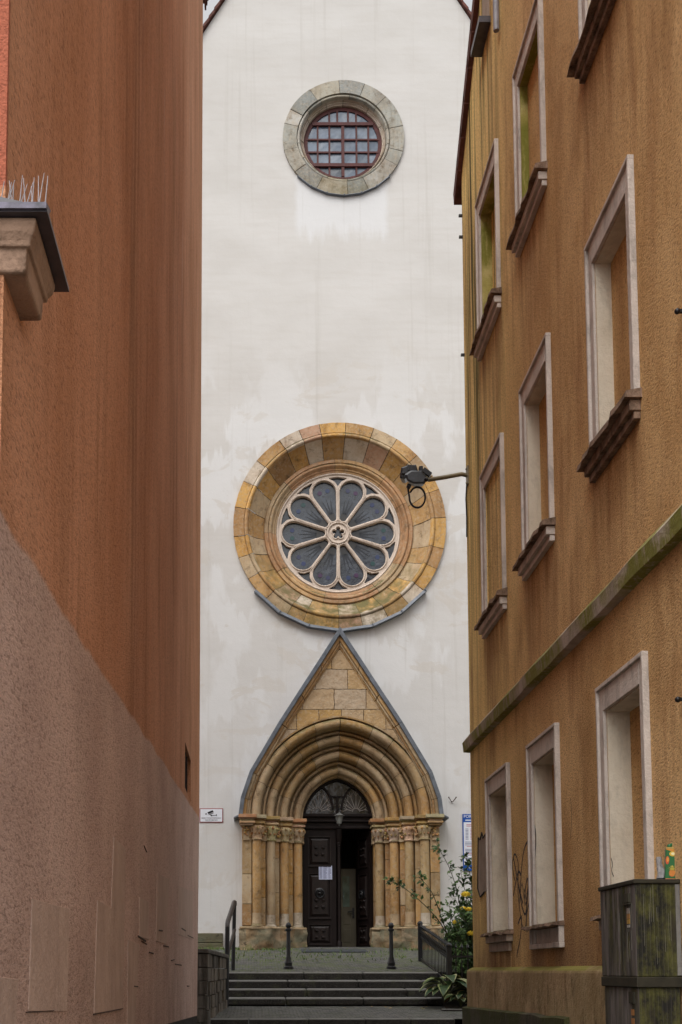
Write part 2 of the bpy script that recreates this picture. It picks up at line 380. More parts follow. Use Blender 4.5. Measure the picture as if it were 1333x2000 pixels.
def m_trim(name, a, b, dirt=.6, moss=0., top=0., mc=(.19, .19, .028), cracks=False):
    g = G(name, .9, .2); x, y, z = g.xyz()
    c = g.mix(g.rng(g.noise(g.map((2, 2, 1.2)), 1.5, 6, .65), .35, .65), a, b)
    c = g.mix(g.rng(g.noise(g.map((5, 5, 2.0)), 1.2, 6, .7, .3), .50, .70, 0, dirt), c, tuple(q*.38 for q in a))
    if moss:
        m = g.math('MULTIPLY', g.rng(g.noise(g.map((1.1, 1.1, 1.1), (0, 2, 0)), 1, 4), .42, .52), g.rng(g.noise(g.map((16, 16, 3)), 1, 5, .7), .28, .48))
        c = g.mix(g.math('MULTIPLY', m, moss), c, mc)
    if cracks:
        d = g.node('ShaderNodeTexVoronoi', {'Vector': g.map((1.1, 1.1, .55), v=g.node('ShaderNodeVectorMath', {0: g.pos(), 1: g.node('ShaderNodeTexNoise', {'Vector': g.pos(), 'Scale': 2.5, 'Detail': 5.0}, 'Color')}, operation='ADD')), 'Scale': 1.2}, 'Distance', feature='DISTANCE_TO_EDGE')
        gt = g.rng(g.noise(g.pos(), .9, 3), .45, .55)
        c = g.mix(g.math('MULTIPLY', g.rng(d, .008, .022, .8, 0), gt), c, (.10, .065, .035)); c = g.mix(g.math('MULTIPLY', g.rng(g.math('ABSOLUTE', g.math('SUBTRACT', d, .03)), .0, .012, .5, 0), gt), c, (.62, .52, .38))
        c = g.mix(g.math('MULTIPLY', g.rng(g.noise(g.map((1.5, 1.5, .8), (0, 5, 5)), 1, 6, .65), .55, .62), .7), c, (.27, .215, .165))
    if top: c = g.mix(g.math('MULTIPLY', g.rng(g.xyz(g.normal())[2], .2, .5, 0, top), g.rng(g.noise(g.pos(), 3, 5), .3, .5)), c, (.22, .20, .045))
    h = g.math('ADD', g.noise(g.pos(), 20, 5), g.math('MULTIPLY', g.noise(g.pos(), 70, 3), .4))
    return g.fin(c, g.bump(h, .5, .02))

def m_sill():
    g = G('weathered_sill', .9, .2)
    n = g.noise(g.map((5, 5, 3)), 1.5, 6, .7)
    c = g.mix(g.rng(n, .35, .62), (.07, .045, .03), (.30, .20, .14))
    nz = g.xyz(g.normal())[2]
    c = g.mix(g.math('MULTIPLY', g.rng(nz, .3, .8), g.rng(g.noise(g.pos(), 6, 5), .4, .6)), c, (.12, .115, .05))
    return g.fin(c, g.bump(n, .9, .04))

def m_glass(name, a, b, scale, lead=True, rough=.18):
    g = G(name, rough, .6); x, y, z = g.xyz(); v = g.vec(x, z, 0.)
    c = g.mix(g.rng(g.noise(v, 3, 4), .35, .65), a, b)
    n = g.noise(v, 6, 3)
    if lead:
        d = g.node('ShaderNodeTexVoronoi', {'Vector': v, 'Scale': scale, 'Randomness': .9}, 'Distance', feature='DISTANCE_TO_EDGE')
        c = g.mix(g.rng(d, .015, .035, 1, 0), c, (.012, .013, .016))
    return g.fin(c, g.bump(n, .25, .03))

def m_cabinet():
    g = G('algae_grown_cabinet', .8, .3); x, y, z = g.xyz()
    rib = g.node('ShaderNodeTexWave', {'Vector': g.vec(g.math('ADD', x, y), 0., 0.), 'Scale': 11.0, 'Distortion': 0.}, 'Fac', wave_type='BANDS', bands_direction='X')
    nx = g.math('ABSOLUTE', g.xyz(g.normal())[0])
    pn = g.noise(g.map((7, 7, .9)), 1, 5, .65)
    grey = g.mix(g.rng(g.noise(g.map((6, 6, .6)), 1, 5), .4, .65), (.17, .145, .135), (.05, .043, .036))
    alg = g.mix(g.rng(g.noise(g.map((7, 7, 4)), 1.4, 7, .75), .42, .66), (.005, .005, .003), (.085, .082, .014))
    f = g.math('MAXIMUM', g.rng(nx, .4, .6, .93, 0), g.math('MULTIPLY', g.rng(pn, .46, .56), g.rng(z, 1.3, 2.1, .5, 1)))
    c = g.mix(f, grey, alg)
    c = g.mix(g.math('MULTIPLY', g.rng(rib, .95, .995), .13), c, (.26, .24, .19))
    c = g.mix(g.rng(g.noise(g.map((14, 14, 1.0), (3, 3, 3)), 1, 4), .58, .68, 0, .75), c, (.03, .022, .018))
    return g.fin(c, g.bump(g.math('ADD', g.math('MULTIPLY', rib, .4), g.noise(g.pos(), 25, 5)), .3, .01))

def m_leaf(name, a, b, rough=.5):
    g = G(name, rough, .35)
    at = g.node('ShaderNodeAttribute', {}, 'Color', attribute_name='stone')
    c = g.mix(g.xyz(at)[0], a, b)
    g.b.inputs['Subsurface Weight'].default_value = 0
    return g.fin(c)

def m_attr(name, rough=.5, spec=.4):
    g = G(name, rough, spec); return g.fin(g.node('ShaderNodeAttribute', {}, 'Color', attribute_name='stone'))

M = dict(
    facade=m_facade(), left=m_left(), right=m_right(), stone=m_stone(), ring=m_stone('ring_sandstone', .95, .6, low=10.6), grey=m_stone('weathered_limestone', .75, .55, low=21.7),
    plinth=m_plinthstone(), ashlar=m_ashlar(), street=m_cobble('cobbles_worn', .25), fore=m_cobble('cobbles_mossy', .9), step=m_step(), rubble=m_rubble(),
    trim=m_trim('mauve_trim_paint', (.50, .435, .385), (.63, .555, .495), .6), reveal=m_trim('cream_reveal', (.60, .525, .41), (.72, .65, .53), .4),
    mossy=m_trim('moss_run_panel', (.34, .30, .06), (.55, .46, .2), .6, .9),
    course=m_trim('string_course_render', (.40, .33, .265), (.50, .42, .35), .5, .92), base=m_trim('plinth_render', (.33, .22, .115), (.50, .36, .21), .95, .25, .9, (.12, .11, .03)), footing=m_trim('footing_moss', (.06, .055, .035), (.10, .085, .06), .8, .75, 0., (.05, .055, .012)),
    sill=m_sill(), patch=m_trim('smoothed_plaster', (.44, .31, .25), (.53, .38, .31), .25), greypatch=m_trim('bare_render_patch', (.30, .235, .18), (.38, .30, .24), .6),
    lead=m_plain('grey_lead_sheet', (.115, .13, .155), .45, .3, 5, .5), tile=m_plain('dark_red_tile', (.10, .035, .025), .8, .4, 9, bump=.3),
    tracery=m_trim('pale_tracery_stone', (.52, .43, .36), (.63, .54, .46), .35), glass=m_glass('rose_glass', (.014, .019, .028), (.042, .052, .07), 9), dots=m_attr('coloured_glass_rounds', .2),
    leadline=m_plain('lead_came', (.025, .026, .03), .5, .2), pane=None, redframe=m_plain('oxblood_paint', (.062, .012, .010), .6, .3, 6),
    wood=m_plain('dark_stained_wood', (.009, .005, .0045), .6, .35, 5, .2), woodhi=m_plain('carved_wood', (.012, .0065, .0055), .5, .35, 8, .35, bump=.4), black=m_plain('black_iron', (.007, .007, .009), .42, .3, 10, .5),
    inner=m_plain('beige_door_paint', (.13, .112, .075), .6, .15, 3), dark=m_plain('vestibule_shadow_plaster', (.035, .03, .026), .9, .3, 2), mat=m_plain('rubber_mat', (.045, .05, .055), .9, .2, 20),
    white=m_plain('white_enamel', (.70, .72, .78), .4, .03), signred=m_plain('sign_red', (.25, .025, .03), .5, .05), signblack=m_plain('sign_black', (.01, .01, .015), .5, .05), blue=m_plain('sign_blue', (.012, .075, .33), .4, .08),
    textblue=m_plain('print_grey_blue', (.13, .16, .28), .6, .05), textred=m_plain('print_red', (.45, .16, .20), .6, .05), paper=m_plain('printed_paper', (.50, .54, .70), .7, .06, 30), ink=m_plain('ink', (.10, .12, .25), .7, .1),
    rail=m_plain('brown_rail_paint', (.035, .026, .022), .45, .3, 8, .5), steel=m_plain('galvanised_arm', (.20, .165, .10), .45, .3, 12, .5, .4), graf=m_plain('grey_spray', (.045, .038, .04), .8, .2),
    ledge=m_trim('ledge_render', (.27, .165, .11), (.42, .27, .19), .9), metal=m_plain('painted_tin', (.05, .042, .05), .4, .4, 12, .5), tinedge=m_plain('peeling_tin_edge', (.10, .085, .12), .5, .6, 30, .4),
    spike=m_plain('clear_plastic', (.36, .33, .34), .3, .1, 5, .6), cab=m_cabinet(), cablid=m_plain('dark_cabinet_trim', (.030, .026, .016), .7, .4, 8), label=m_attr('printed_label', .5), carton=m_attr('carton_print', .35),
    leaf=m_leaf('rose_leaf', (.022, .050, .016), (.10, .18, .045)), stem=m_plain('green_stem', (.05, .055, .02), .6, .3), petal=m_plain('yellow_petals', (.80, .58, .05), .6, .15, 20), hosta=m_attr('variegated_leaf', .45), soil=m_plain('dark_soil', (.018, .014, .010), .95, .4, 12, bump=.6),
    moss=m_plain('moss_clumps', (.075, .105, .02), .95, .4, 20, bump=.5), clear=m_plain('crumpled_foil', (.30, .28, .28), .3, .5, 30, .6, bump=.6), studio=m_plain('roof_tiles', (.16, .06, .04), .85, .3, 6, bump=.3),
)
def m_panes():
    g = G('rippled_panes', .22, .6)
    a = g.node('ShaderNodeAttribute', {}, 'Color', attribute_name='stone')
    c = g.mix(g.rng(g.noise(g.pos(), 5, 4), .35, .7, 0, .5), a, (.05, .06, .075))
    return g.fin(c, g.bump(g.noise(g.pos(), 4, 3), .3, .04))
M['pane'] = m_panes()

# ------------------------------------------------------------------ ground
def prof_sheet(name, prof, x0, x1, mat):
    mb = MB(); vs = []; fs = []
    for (y, z) in prof: vs += [(x0, y, z), (x1, y, z)]
    for i in range(len(prof)-1): fs.append((2*i, 2*i+1, 2*i+3, 2*i+2))
    mb.add(vs, fs); return tag(mb.build(name, mat, smooth=0), kind='structure')
gz = lambda Y: CH-1.79+.055*Y
prof_sheet('cobbled_street', [(-400, gz(0)), (0, gz(0)), (18.25, gz(18.25)-.10), (18.25, gz(18.25)-.4)], -400, 400, M['street'])
prof_sheet('landing_ground', [(18.30, gz(18.3)), (21.3, .95)], -400, 400, M['street'])
FZ = lambda Y: 1.58+(Y-22.3)*(2.13-1.58)/5.2
prof_sheet('forecourt_ground', [(22.15, FZ(22.15)), (27.9, FZ(27.9)), (32, FZ(27.9)), (400, FZ(27.9))], -400, 400, M['fore'])
kb = MB(); kx = -.9
while kx < 2.95:
    L_ = random.uniform(.7, 1.1); kb.box(kx+.004, kx+L_-.004, 18.20, 18.42, gz(18.2)-.25, gz(18.25)+.012+random.uniform(-.004, .004)); kx += L_
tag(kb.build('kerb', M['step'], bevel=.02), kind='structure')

# ------------------------------------------------------------------ steps
st = thing('stone_steps', 'four worn dark stone steps rising to the church forecourt', 'steps', (1.5, 21.3, .95))
for k in range(4):
    z0, z1 = .95+.158*k-.02*(k > 0), .95+.158*(k+1)
    y0 = 20.95+.35*k; mb = MB(); x = -.55
    while x < 3.55:
        L_ = random.uniform(1.1, 1.9); x2 = min(x+L_, 3.62)
        j = random.uniform(-.006, .006)
        mb.hexa([(x+.003, y0+j, z0), (x2-.003, y0+j, z0), (x2-.003, y0+.62, z0), (x+.003, y0+.62, z0),
                 (x+.003, y0+j, z1-.022), (x2-.003, y0+j, z1-.022), (x2-.003, y0+.62, z1), (x+.003, y0+.62, z1)]); x = x2
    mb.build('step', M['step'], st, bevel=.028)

# ------------------------------------------------------------------ church
FY = 27.5; PC = 2.13; RC = (2.17, 12.73); UC = (2.335, 23.06)
OCH = (.50, .295, .10); OC2 = (.47, .29, .125); TAN = (.47, .355, .225); PAL = (.56, .48, .39); PNK = (.47, .295, .20); BRN = (.37, .22, .10)
church = thing('church', 'tall white plastered church front with stone rose window and pointed portal', 'church', (2.2, 27.5, 2.1))
def circ(c, r, n=96): return [(c[0]+r*math.cos(2*math.pi*i/n), c[1]+r*math.sin(2*math.pi*i/n)) for i in range(n)]
ZS = 5.36; AC = .23
def arch(a, n=24, xc=PC, zs=ZS, c=AC):
    r = a+c; e = math.acos(c/r); L_ = [(xc+c-r*math.cos(e*i/n), zs+r*math.sin(e*i/n)) for i in range(n+1)]
    return L_+[(2*xc-p[0], p[1]) for p in reversed(L_[:-1])]
GX, GAP = 2.30, 31.85
mb = MB()
hw = 6.6; ze = GAP-hw*1.63
outer = [(GX-hw, 1.5), (GX+hw, 1.5), (GX+hw, ze), (GX, GAP), (GX-hw, ze)]
doorhole = [(PC-2.3, 2.0)]+arch(2.3)[0:]+[(PC+2.3, 2.0)]
mb.plate(outer, [circ(RC, 2.60), circ(UC, 1.50), doorhole], lambda u, v, d: (u, d, v), FY, FY+1.5)
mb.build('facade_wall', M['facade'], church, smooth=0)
mb = MB()   # nave body and roof behind the front
mb.box(GX-hw+.02, GX-hw+.9, FY+1.5, 60, 1.5, ze-.1); mb.box(GX+hw-.9, GX+hw-.02, FY+1.5, 60, 1.5, ze-.1); mb.box(GX-hw+.9, GX+hw-.9, 59, 60, 1.5, ze-.1)
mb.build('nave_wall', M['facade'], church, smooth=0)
mb = MB()
for s in (-1, 1):
    mb.hexa([(GX, FY+1.5, GAP-.55), (GX, 60, GAP-.55), (GX+s*(hw+.3), 60, ze-1.0), (GX+s*(hw+.3), FY+1.5, ze-1.0),
             (GX, FY+1.5, GAP-.3), (GX, 60, GAP-.3), (GX+s*(hw+.3), 60, ze-.75), (GX+s*(hw+.3), FY+1.5, ze-.75)])
mb.build('roof', M['studio'], church, smooth=0)
mb = MB()   # verge tiles along the gable
for s in (-1, 1):
    n = 46
    for i in range(n):
        t0, t1 = i/n, (i+1.12)/n
        x0, x1 = GX+s*hw*t0, GX+s*hw*min(t1, 1.01); z0 = GAP-hw*1.63*t0; z1 = GAP-hw*1.63*min(t1, 1.01)
        o = .05
        mb.hexa([(x0, FY-.10, z0+.02), (x0, FY+1.55, z0+.02), (x1, FY+1.55, z1+.02+o), (x1, FY-.10, z1+.02+o),
                 (x0, FY-.10, z0+.12), (x0, FY+1.55, z0+.12), (x1, FY+1.55, z1+.12+o), (x1, FY-.10, z1+.12+o)])
mb.build('verge_tiles', M['tile'], church, smooth=0)
mb = MB(); x = GX-hw   # base course of the front
while x < GX+hw:
    L_ = random.uniform(.5, 1.1)
    if x > PC+2.36 and not getattr(mb, 'cuts', None): mb.cut()
    if x+L_ < PC-2.36 or x > PC+2.36:
        for (z0, z1) in ((1.9, 2.26), (2.268, 2.50)):
            mb.box(x+.005, x+L_-.005, FY-.05+random.uniform(-.015, .01), FY+.2, z0, z1, random.choice([(.19, .15, .09), (.13, .12, .075), (.24, .18, .10)]))
        x += L_
    else: x += min(L_, .3)
mb.cut(); mb.build_each('base_course', M['plinth'], church, bevel=.015)

def ring(mb, c, Y, prof, joints, cols, gap=.008, sub=3, jc=(.07, .055, .035)):
    """stones turned about the window's axis: prof = (radius, depth), joints = angles"""
    n = len(joints)
    for i in range(n):
        a0, a1 = joints[i], joints[(i+1) % n]
        if a1 <= a0: a1 += 2*math.pi
        g = gap/prof[0][0]
        jit = random.uniform(-.008, .008)
        k = max(2, int((a1-a0)/.09))
        def strip(angs, col, dr, dd):
            vs = []
            for a in angs:
                for (r, d) in prof: vs.append((c[0]+(r+dr)*math.cos(a), Y+d+dd, c[1]+(r+dr)*math.sin(a)))
            q = len(prof)
            mb.add(vs, [(p*q+j, p*q+j+1, (p+1)*q+j+1, (p+1)*q+j) for p in range(len(angs)-1) for j in range(q-1)], col)
        v = random.uniform(.86, 1.1)
        strip([a0+g+(a1-a0-2*g)*t/k for t in range(k+1)], tuple(x*v for x in cols[i % len(cols)]), 0, jit)
        strip([a0-g*1.5, a0+g*1.5], jc, .004, .012)
def jn(n, jit=.25, start=.3):
    return sorted([(start+2*math.pi*(i+random.uniform(-jit, jit))/n) % (2*math.pi) for i in range(n)])
def halfround(r, d, rad, a0, a1, n=7): return [(r+rad*math.cos(R(a0+(a1-a0)*i/n)), d-rad*math.sin(R(a0+(a1-a0)*i/n))) for i in range(n+1)]

rose = thing('rose_window', None, None); rose.parent = church; rose.location = Vector((RC[0], FY, RC[1]))-church.location
del_keys = None
mb = MB()
J = jn(26); cA = [OCH, OC2, TAN, PAL, OCH, OC2, BRN, PNK, TAN, OCH, PAL, OC2]
random.shuffle(cA)
ring(mb, RC, FY, [(2.67, .12), (2.67, -.07), (2.41, -.07), (2.40, -.05)]+halfround(2.345, -.055, .05, 10, 190)+[(2.28, -.02)], J, cA)
ring(mb, RC, FY, [(2.285, -.03), (2.25, .02), (2.10, .20), (1.90, .36)], J, cA[3:]+cA[:3])
ring(mb, RC, FY, [(1.90, .355), (1.88, .31), (1.80, .31), (1.79, .34)]+halfround(1.745, .345, .04, 0, 180, 5)+[(1.69, .36), (1.675, .39), (1.64, .39), (1.63, .42), (1.585, .43), (1.57, .60)], jn(9, .2), [(.44, .255, .135), (.47, .30, .15), (.43, .26, .15), (.46, .34, .21)], gap=.006)
mb.build('stone_surround', M['ring'], rose, smooth=50)
# tracery
def pol(r, a): return (RC[0]+r*math.cos(a), RC[1]+r*math.sin(a))
def tear(a, grow=0):
    rc, rho, ri, hi = 1.125, .302+grow, .345-grow, .076+grow*.8
    ux, uz = math.cos(a), math.sin(a); nx, nz = -uz, ux
    P_ = lambda r, s: (RC[0]+ux*r+nx*s, RC[1]+uz*r+nz*s)
    th = 12; pts = []
    for i in range(17):
        b = R(-(90+th)+(180+2*th)*i/16); pts.append(P_(rc+rho*math.cos(b), rho*math.sin(b)))
    pts += [P_(ri+.02, hi), P_(ri-.012, hi*.45), P_(ri-.012, -hi*.45), P_(ri+.02, -hi)]
    return pts
holes = [tear(R(108+36*k)) for k in range(10)]
for k in range(10):
    a = R(90+36*k)
    holes.append([pol(1.235, a), pol(1.36, a+R(3.6)), pol(1.455, a+R(9.2)), pol(1.478, a+R(9.0)), pol(1.49, a), pol(1.478, a-R(9.0)), pol(1.455, a-R(9.2)), pol(1.36, a-R(3.6))])
foil = []
for k in range(5):
    a = R(90+72*k)
    for i in range(9):
        b = a+R(-125+250*i/8); foil.append((RC[0]+.10*math.cos(a)+.062*math.cos(b), RC[1]+.10*math.sin(a)+.062*math.sin(b)))
holes.append(foil)
mb = MB(); fnp = lambda u, v, d: (u, FY+d, v)
mb.plate(circ(RC, 1.60, 120), holes, fnp, .455, .56)
for k in range(10):
    mb.tube([(p[0], FY+.445, p[1]) for p in tear(R(108+36*k), .022)], .017, 6, closed=True)
    a = R(90+36*k); mb.tube([(*pol(.30, a)[:1], FY+.435, pol(.30, a)[1]), (pol(1.20, a)[0], FY+.435, pol(1.20, a)[1])], .015, 6)
mb.tube([(p[0], FY+.44, p[1]) for p in circ(RC, 1.555, 90)], .022, 6, closed=True)
mb.tube([(p[0], FY+.435, p[1]) for p in circ(RC, .27, 40)], .020, 6, closed=True)
mb.tube([(RC[0]+(p[0]-RC[0])*1.10, FY+.445, RC[1]+(p[1]-RC[1])*1.10) for p in foil], .016, 6, closed=True)
mb.build('tracery', M['tracery'], rose, smooth=40)
mb = MB(); mb.plate(circ(RC, 1.595, 60), [], fnp, .545, .555); mb.build('stained_glass', M['glass'], rose, smooth=0)
mb = MB(); dc = [(.02, .03, .09), (.05, .02, .06), (.015, .05, .05), (.03, .035, .08), (.025, .04, .10)]
for k in range(10):
    a = R(108+36*k)
    for s in (-1, 1):
        q = pol(1.17, a); nx, nz = -math.sin(a), math.cos(a); cc = (q[0]+s*.105*nx, q[1]+s*.105*nz)
        mb.plate(circ(cc, .058, 14), [], fnp, .535, .54, dc[(k*3+s) % 5])
    for s in (-1, 0, 1):       # dark ray panes
        b = a+s*R(6.5); q0 = pol(.55, a+s*R(4)); q1 = pol(1.0-.05*abs(s), b); n_ = (-math.sin(b), math.cos(b))
        mb.plate([(q0[0]-n_[0]*.03, q0[1]-n_[1]*.03), (q0[0]+n_[0]*.03, q0[1]+n_[1]*.03), q1], [], fnp, .536, .541, (.014, .016, .022))
    q = [pol(.37, a-R(9)), pol(.56, a-R(9)), pol(.60, a), pol(.56, a+R(9)), pol(.37, a+R(9))]
    mb.plate(q, [], fnp, .5375, .5425, (.03, .028, .026))
mb.build('coloured_glass', M['dots'], rose, smooth=0)
def flashing(name, c, r, a0, a1, n, parent, wdt=.10, dep=.26, w0=.05):
    mb = MB(); A = [R(a0+(a1-a0)*i/n) for i in range(n+1)]
    for i in range(n):
        q = []
        for rr in (r-w0, r+wdt-w0):
            for dy in (FY-dep+.05, FY+.03):
                pass
        p = lambda rr, a, y: (c[0]+rr*math.cos(a), y, c[1]+rr*math.sin(a))
        b0, b1 = A[i]-.004, A[i+1]+.004; y0 = FY-dep+.1-.003*(i % 2)
        mb.hexa([p(r+.01, b0, y0), p(r+.01, b1, y0), p(r+.01, b1, FY+.02), p(r+.01, b0, FY+.02),
                 p(r+wdt, b0, y0-.02), p(r+wdt, b1, y0-.02), p(r+wdt, b1, FY+.02), p(r+wdt, b0, FY+.02)])
        mb.bar(p(r+wdt*.9, b1, y0-.02), p(r, b1, y0-.02), .03, .03, (0, 1, 0))
    mb.build(name, M['lead'], parent, smooth=0, bevel=.008)
flashing('lead_flashing', RC, 2.67, 219, 321, 6, rose, .085, .24)

rw = thing('round_window', None, None); rw.parent = church; rw.location = Vector((UC[0], FY, UC[1]))-church.location
mb = MB(); gy = [(.30, .30, .27), (.36, .35, .31), (.27, .275, .26), (.36, .335, .275), (.25, .26, .245), (.40, .385, .35)]
ring(mb, UC, FY, [(1.57, .12), (1.57, -.06), (1.215, -.06), (1.20, .03)], jn(14), gy)
ring(mb, UC, FY, [(1.195, -.02)]+halfround(1.165, .0, .035, 10, 190, 5)+[(1.12, .03), (1.10, .07)], jn(11), gy[1:], jc=(.12, .11, .07))
ring(mb, UC, FY, [(1.105, .05), (1.09, .02), (1.075, .09), (1.05, .08), (1.04, .12), (1.02, .13), (1.015, .4)], jn(11), [(.47, .40, .34), (.44, .36, .30), (.49, .43, .36), (.46, .39, .31)], jc=(.13, .11, .08))
mb.build('stone_surround', M['grey'], rw, smooth=50)
def chord(x0, r=1.0): return math.sqrt(max(0, r*r-x0*x0))
mb = MB(); RY = FY+.19
for i in range(40):
    a0, a1 = 2*math.pi*i/40, 2*math.pi*(i+1)/40
    p = lambda r, a, y: (UC[0]+r*math.cos(a), y, UC[1]+r*math.sin(a))
    mb.hexa([p(.92, a0, RY), p(.92, a1, RY), p(1.03, a1, RY), p(1.03, a0, RY), p(.92, a0, RY+.06), p(.92, a1, RY+.06), p(1.03, a1, RY+.06), p(1.03, a0, RY+.06)])
def hb(z, t, y=.0): c = chord(z, .96); mb.box(UC[0]-c, UC[0]+c, RY-.012-y, RY+.05, UC[1]+z-t/2, UC[1]+z+t/2)
def vb(x, t, z0, z1, y=0.): mb.box(UC[0]+x-t/2, UC[0]+x+t/2, RY-.006-y, RY+.048, UC[1]+max(z0, -chord(x, .96)), UC[1]+min(z1, chord(x, .96)))
hb(.54, .085, .02); hb(-.59, .085, .02); hb(.12, .042, -.002); hb(-.23, .042, -.002)
vb(0, .075, -.9, .54, .012); vb(0, .06, -1, -.59)
for x in (-.655, -.35, .355, .665): vb(x, .044, -.59, .54)
for x in (-.35, -.14, .14, .35): vb(x, .045, .54, 1)
for x in (-.35, .35): vb(x, .045, -1, -.59)
mb.build('window_frame', M['redframe'], rw, smooth=0)
mb = MB(); xs = [-1, -.655, -.35, 0, .355, .665, 1]; zs = [-1, -.59, -.23, .12, .54, 1]
for i in range(6):
    for j in range(5):
        q = random.choice([(.085, .115, .17), (.11, .145, .20), (.06, .085, .125), (.13, .16, .21), (.028, .038, .055)])
        pts = [(xs[i], zs[j]), (xs[i+1], zs[j]), (xs[i+1], zs[j+1]), (xs[i], zs[j+1])]
        pts = [(UC[0]+.999*p[0], UC[1]+.999*p[1]) for p in pts]; t = random.uniform(-.012, .012)
        mb.add([(p[0], RY+.03+t*(k-1.5)/2, p[1]) for k, p in enumerate(pts)], [(0, 1, 2, 3)], q)
mb.build('window_panes', M['pane'], rw, smooth=0, normals=False)
flashing('lead_flashing', UC, 1.57, 222, 318, 6, rw, .035, .17)
mb = MB(); mb.plate(circ(UC, 1.4, 32), [], fnp, .55, .6); mb.plate(circ(RC, 2.2, 32), [], fnp, .65, .7); mb.build_each('window_backing', M['dark'], church, smooth=0)

# ---- portal
portal = thing('portal', None, None); portal.parent = church; portal.location = Vector((PC, 27.2, 2.1))-church.location
PY0 = 27.2
go = [onY(*p, PY0) for p in ((660, 1236), (548, 1415), (492, 1510), (475, 1560), (471, 1592))]
LO = [(p.x, p.z) for p in go]; apx = (PC, LO[0][1])
LO = [apx]+[(min(p[0], PC-.01), p[1]) for p in LO[1:]]
RO = [(2*PC-p[0], p[1]) for p in LO]
outl = list(reversed(LO))+RO[1:]                     # left foot, up over the apex, right foot
def mini(l, d):                                      # outline pulled in towards the middle
    out = []
    for i, p in enumerate(l):
        a = Vector(l[max(i-1, 0)]); b = Vector(l[min(i+1, len(l)-1)]); t = (b-a).normalized(); n = Vector((t.y, -t.x))
        k = 1.9 if i == len(l)//2 else 1.
        out.append((p[0]+n.x*d*k, p[1]+n.y*d*k))
    return out
inn = mini(outl, .05)
mb = MB()
ar = arch(2.20)
poly = inn+list(reversed(ar))
mb.plate(poly, [], lambda u, v, d: (u, d, v), PY0, FY+.05)
mb.build('gable_wall', M['ashlar'], portal, smooth=0)
mb = MB()  # stepped moulding inside the lead
for (d0, d1, y0, y1) in ((.04, .12, -.10, .02), (.12, .17, -.06, .02), (.17, .20, -.03, .02)):
    A, B = mini(outl, d0), mini(outl, d1)
    for i in range(len(A)-1):
        k = random.choice([BRN, TAN, OC2, (.33, .24, .14)])
        n = 3 if i in (3, 4) else 1
        for q in range(n):
            L2 = lambda P0, P1, t: (P0[0]+(P1[0]-P0[0])*t, P0[1]+(P1[1]-P0[1])*t)
            a0, a1, b0, b1 = L2(A[i], A[i+1], q/n+.003), L2(A[i], A[i+1], (q+1)/n-.003), L2(B[i], B[i+1], q/n+.003), L2(B[i], B[i+1], (q+1)/n-.003)
            v = random.uniform(.85, 1.15)
            mb.hexa([(*a0[:1], PY0+y0, a0[1]), (a1[0], PY0+y0, a1[1]), (b1[0], PY0+y0, b1[1]), (b0[0], PY0+y0, b0[1]),
                     (a0[0], PY0+y1, a0[1]), (a1[0], PY0+y1, a1[1]), (b1[0], PY0+y1, b1[1]), (b0[0], PY0+y1, b0[1])], tuple(x*v for x in k))
mb.build('gable_moulding', M['stone'], portal, smooth=0, bevel=.012)
mb = MB(); A, B = mini(outl, .045), mini(outl, -.055)
for i in range(len(A)-1):
    n = 4 if i in (3, 4) else 1
    for q in range(n):
        L2 = lambda P0, P1, t: (P0[0]+(P1[0]-P0[0])*t, P0[1]+(P1[1]-P0[1])*t)
        a0, a1, b0, b1 = L2(A[i], A[i+1], q/n), L2(A[i], A[i+1], (q+1)/n), L2(B[i], B[i+1], q/n), L2(B[i], B[i+1], (q+1)/n)
        y0 = PY0-.16-.006*(q % 2); e = .006*(q % 2)
        mb.hexa([(a0[0], y0, a0[1]+e), (a1[0], y0, a1[1]+e), (b1[0], y0-.01, b1[1]), (b0[0], y0-.01, b0[1]), (a0[0], FY+.02, a0[1]), (a1[0], FY+.02, a1[1]), (b1[0], FY+.02, b1[1]), (b0[0], FY+.02, b0[1])])
for s in (-1, 1):
    x0 = PC+s*2.38; zf = LO[-1][1]
    mb.hexa([(x0, 27.0, zf-.02), (x0+s*.22, 27.0, zf-.11), (x0+s*.22, FY+.02, zf-.11), (x0, FY+.02, zf-.02), (x0, 27.0, zf+.04), (x0+s*.22, 27.0, zf-.07), (x0+s*.22, FY+.02, zf-.07), (x0, FY+.02, zf+.04)])
mb.build('lead_coping', M['lead'], portal, smooth=0, bevel=.008)

def archivolt(prof, nst, cols):
    mb = MB(); q = len(prof)
    def strip(ts, side, col, dd):
        vs = []
        for t in ts:
            for (a, d) in prof:
                r = a+AC; e = math.acos(AC/r)*t
                vs.append((PC+side*(-AC+r*math.cos(e)), PY0+d+dd, ZS+r*math.sin(e)))
        mb.add(vs, [(p*q+j, p*q+j+1, (p+1)*q+j+1, (p+1)*q+j) for p in range(len(ts)-1) for j in range(q-1)], col)
    for side in (-1, 1):
        js = [0]+sorted((i+random.uniform(-.25, .25))/nst for i in range(1, nst))+[1]
        if random.random() < .6: js[-1] = 1
        for i in range(len(js)-1):
            g = .0022; v = random.uniform(.88, 1.12)
            strip([js[i]+g+(js[i+1]-js[i]-2*g)*k/8 for k in range(9)], side, tuple(x*v for x in random.choice(cols)), random.uniform(-.006, .006))
            strip([js[i]-g*1.6*(i > 0), js[i]+g*1.6], side, (.09, .06, .03), .010)
    mb.build('archivolt', M['stone'], portal, smooth=50)
AV = [OC2, TAN, TAN, (.43, .30, .16), (.44, .33, .21), (.38, .24, .10)]
def hollow(a, d): return [(a, d), (a-.012, d+.10), (a-.045, d+.13), (a-.065, d+.06)]
archivolt([(2.24, -.02), (2.205, -.02), (2.195, .10), (2.175, .10)]+halfround(2.075, .06, .105, 20, 200, 9)+[(1.955, .20), (1.94, .36), (1.90, .37), (1.89, .29)], 5, AV)
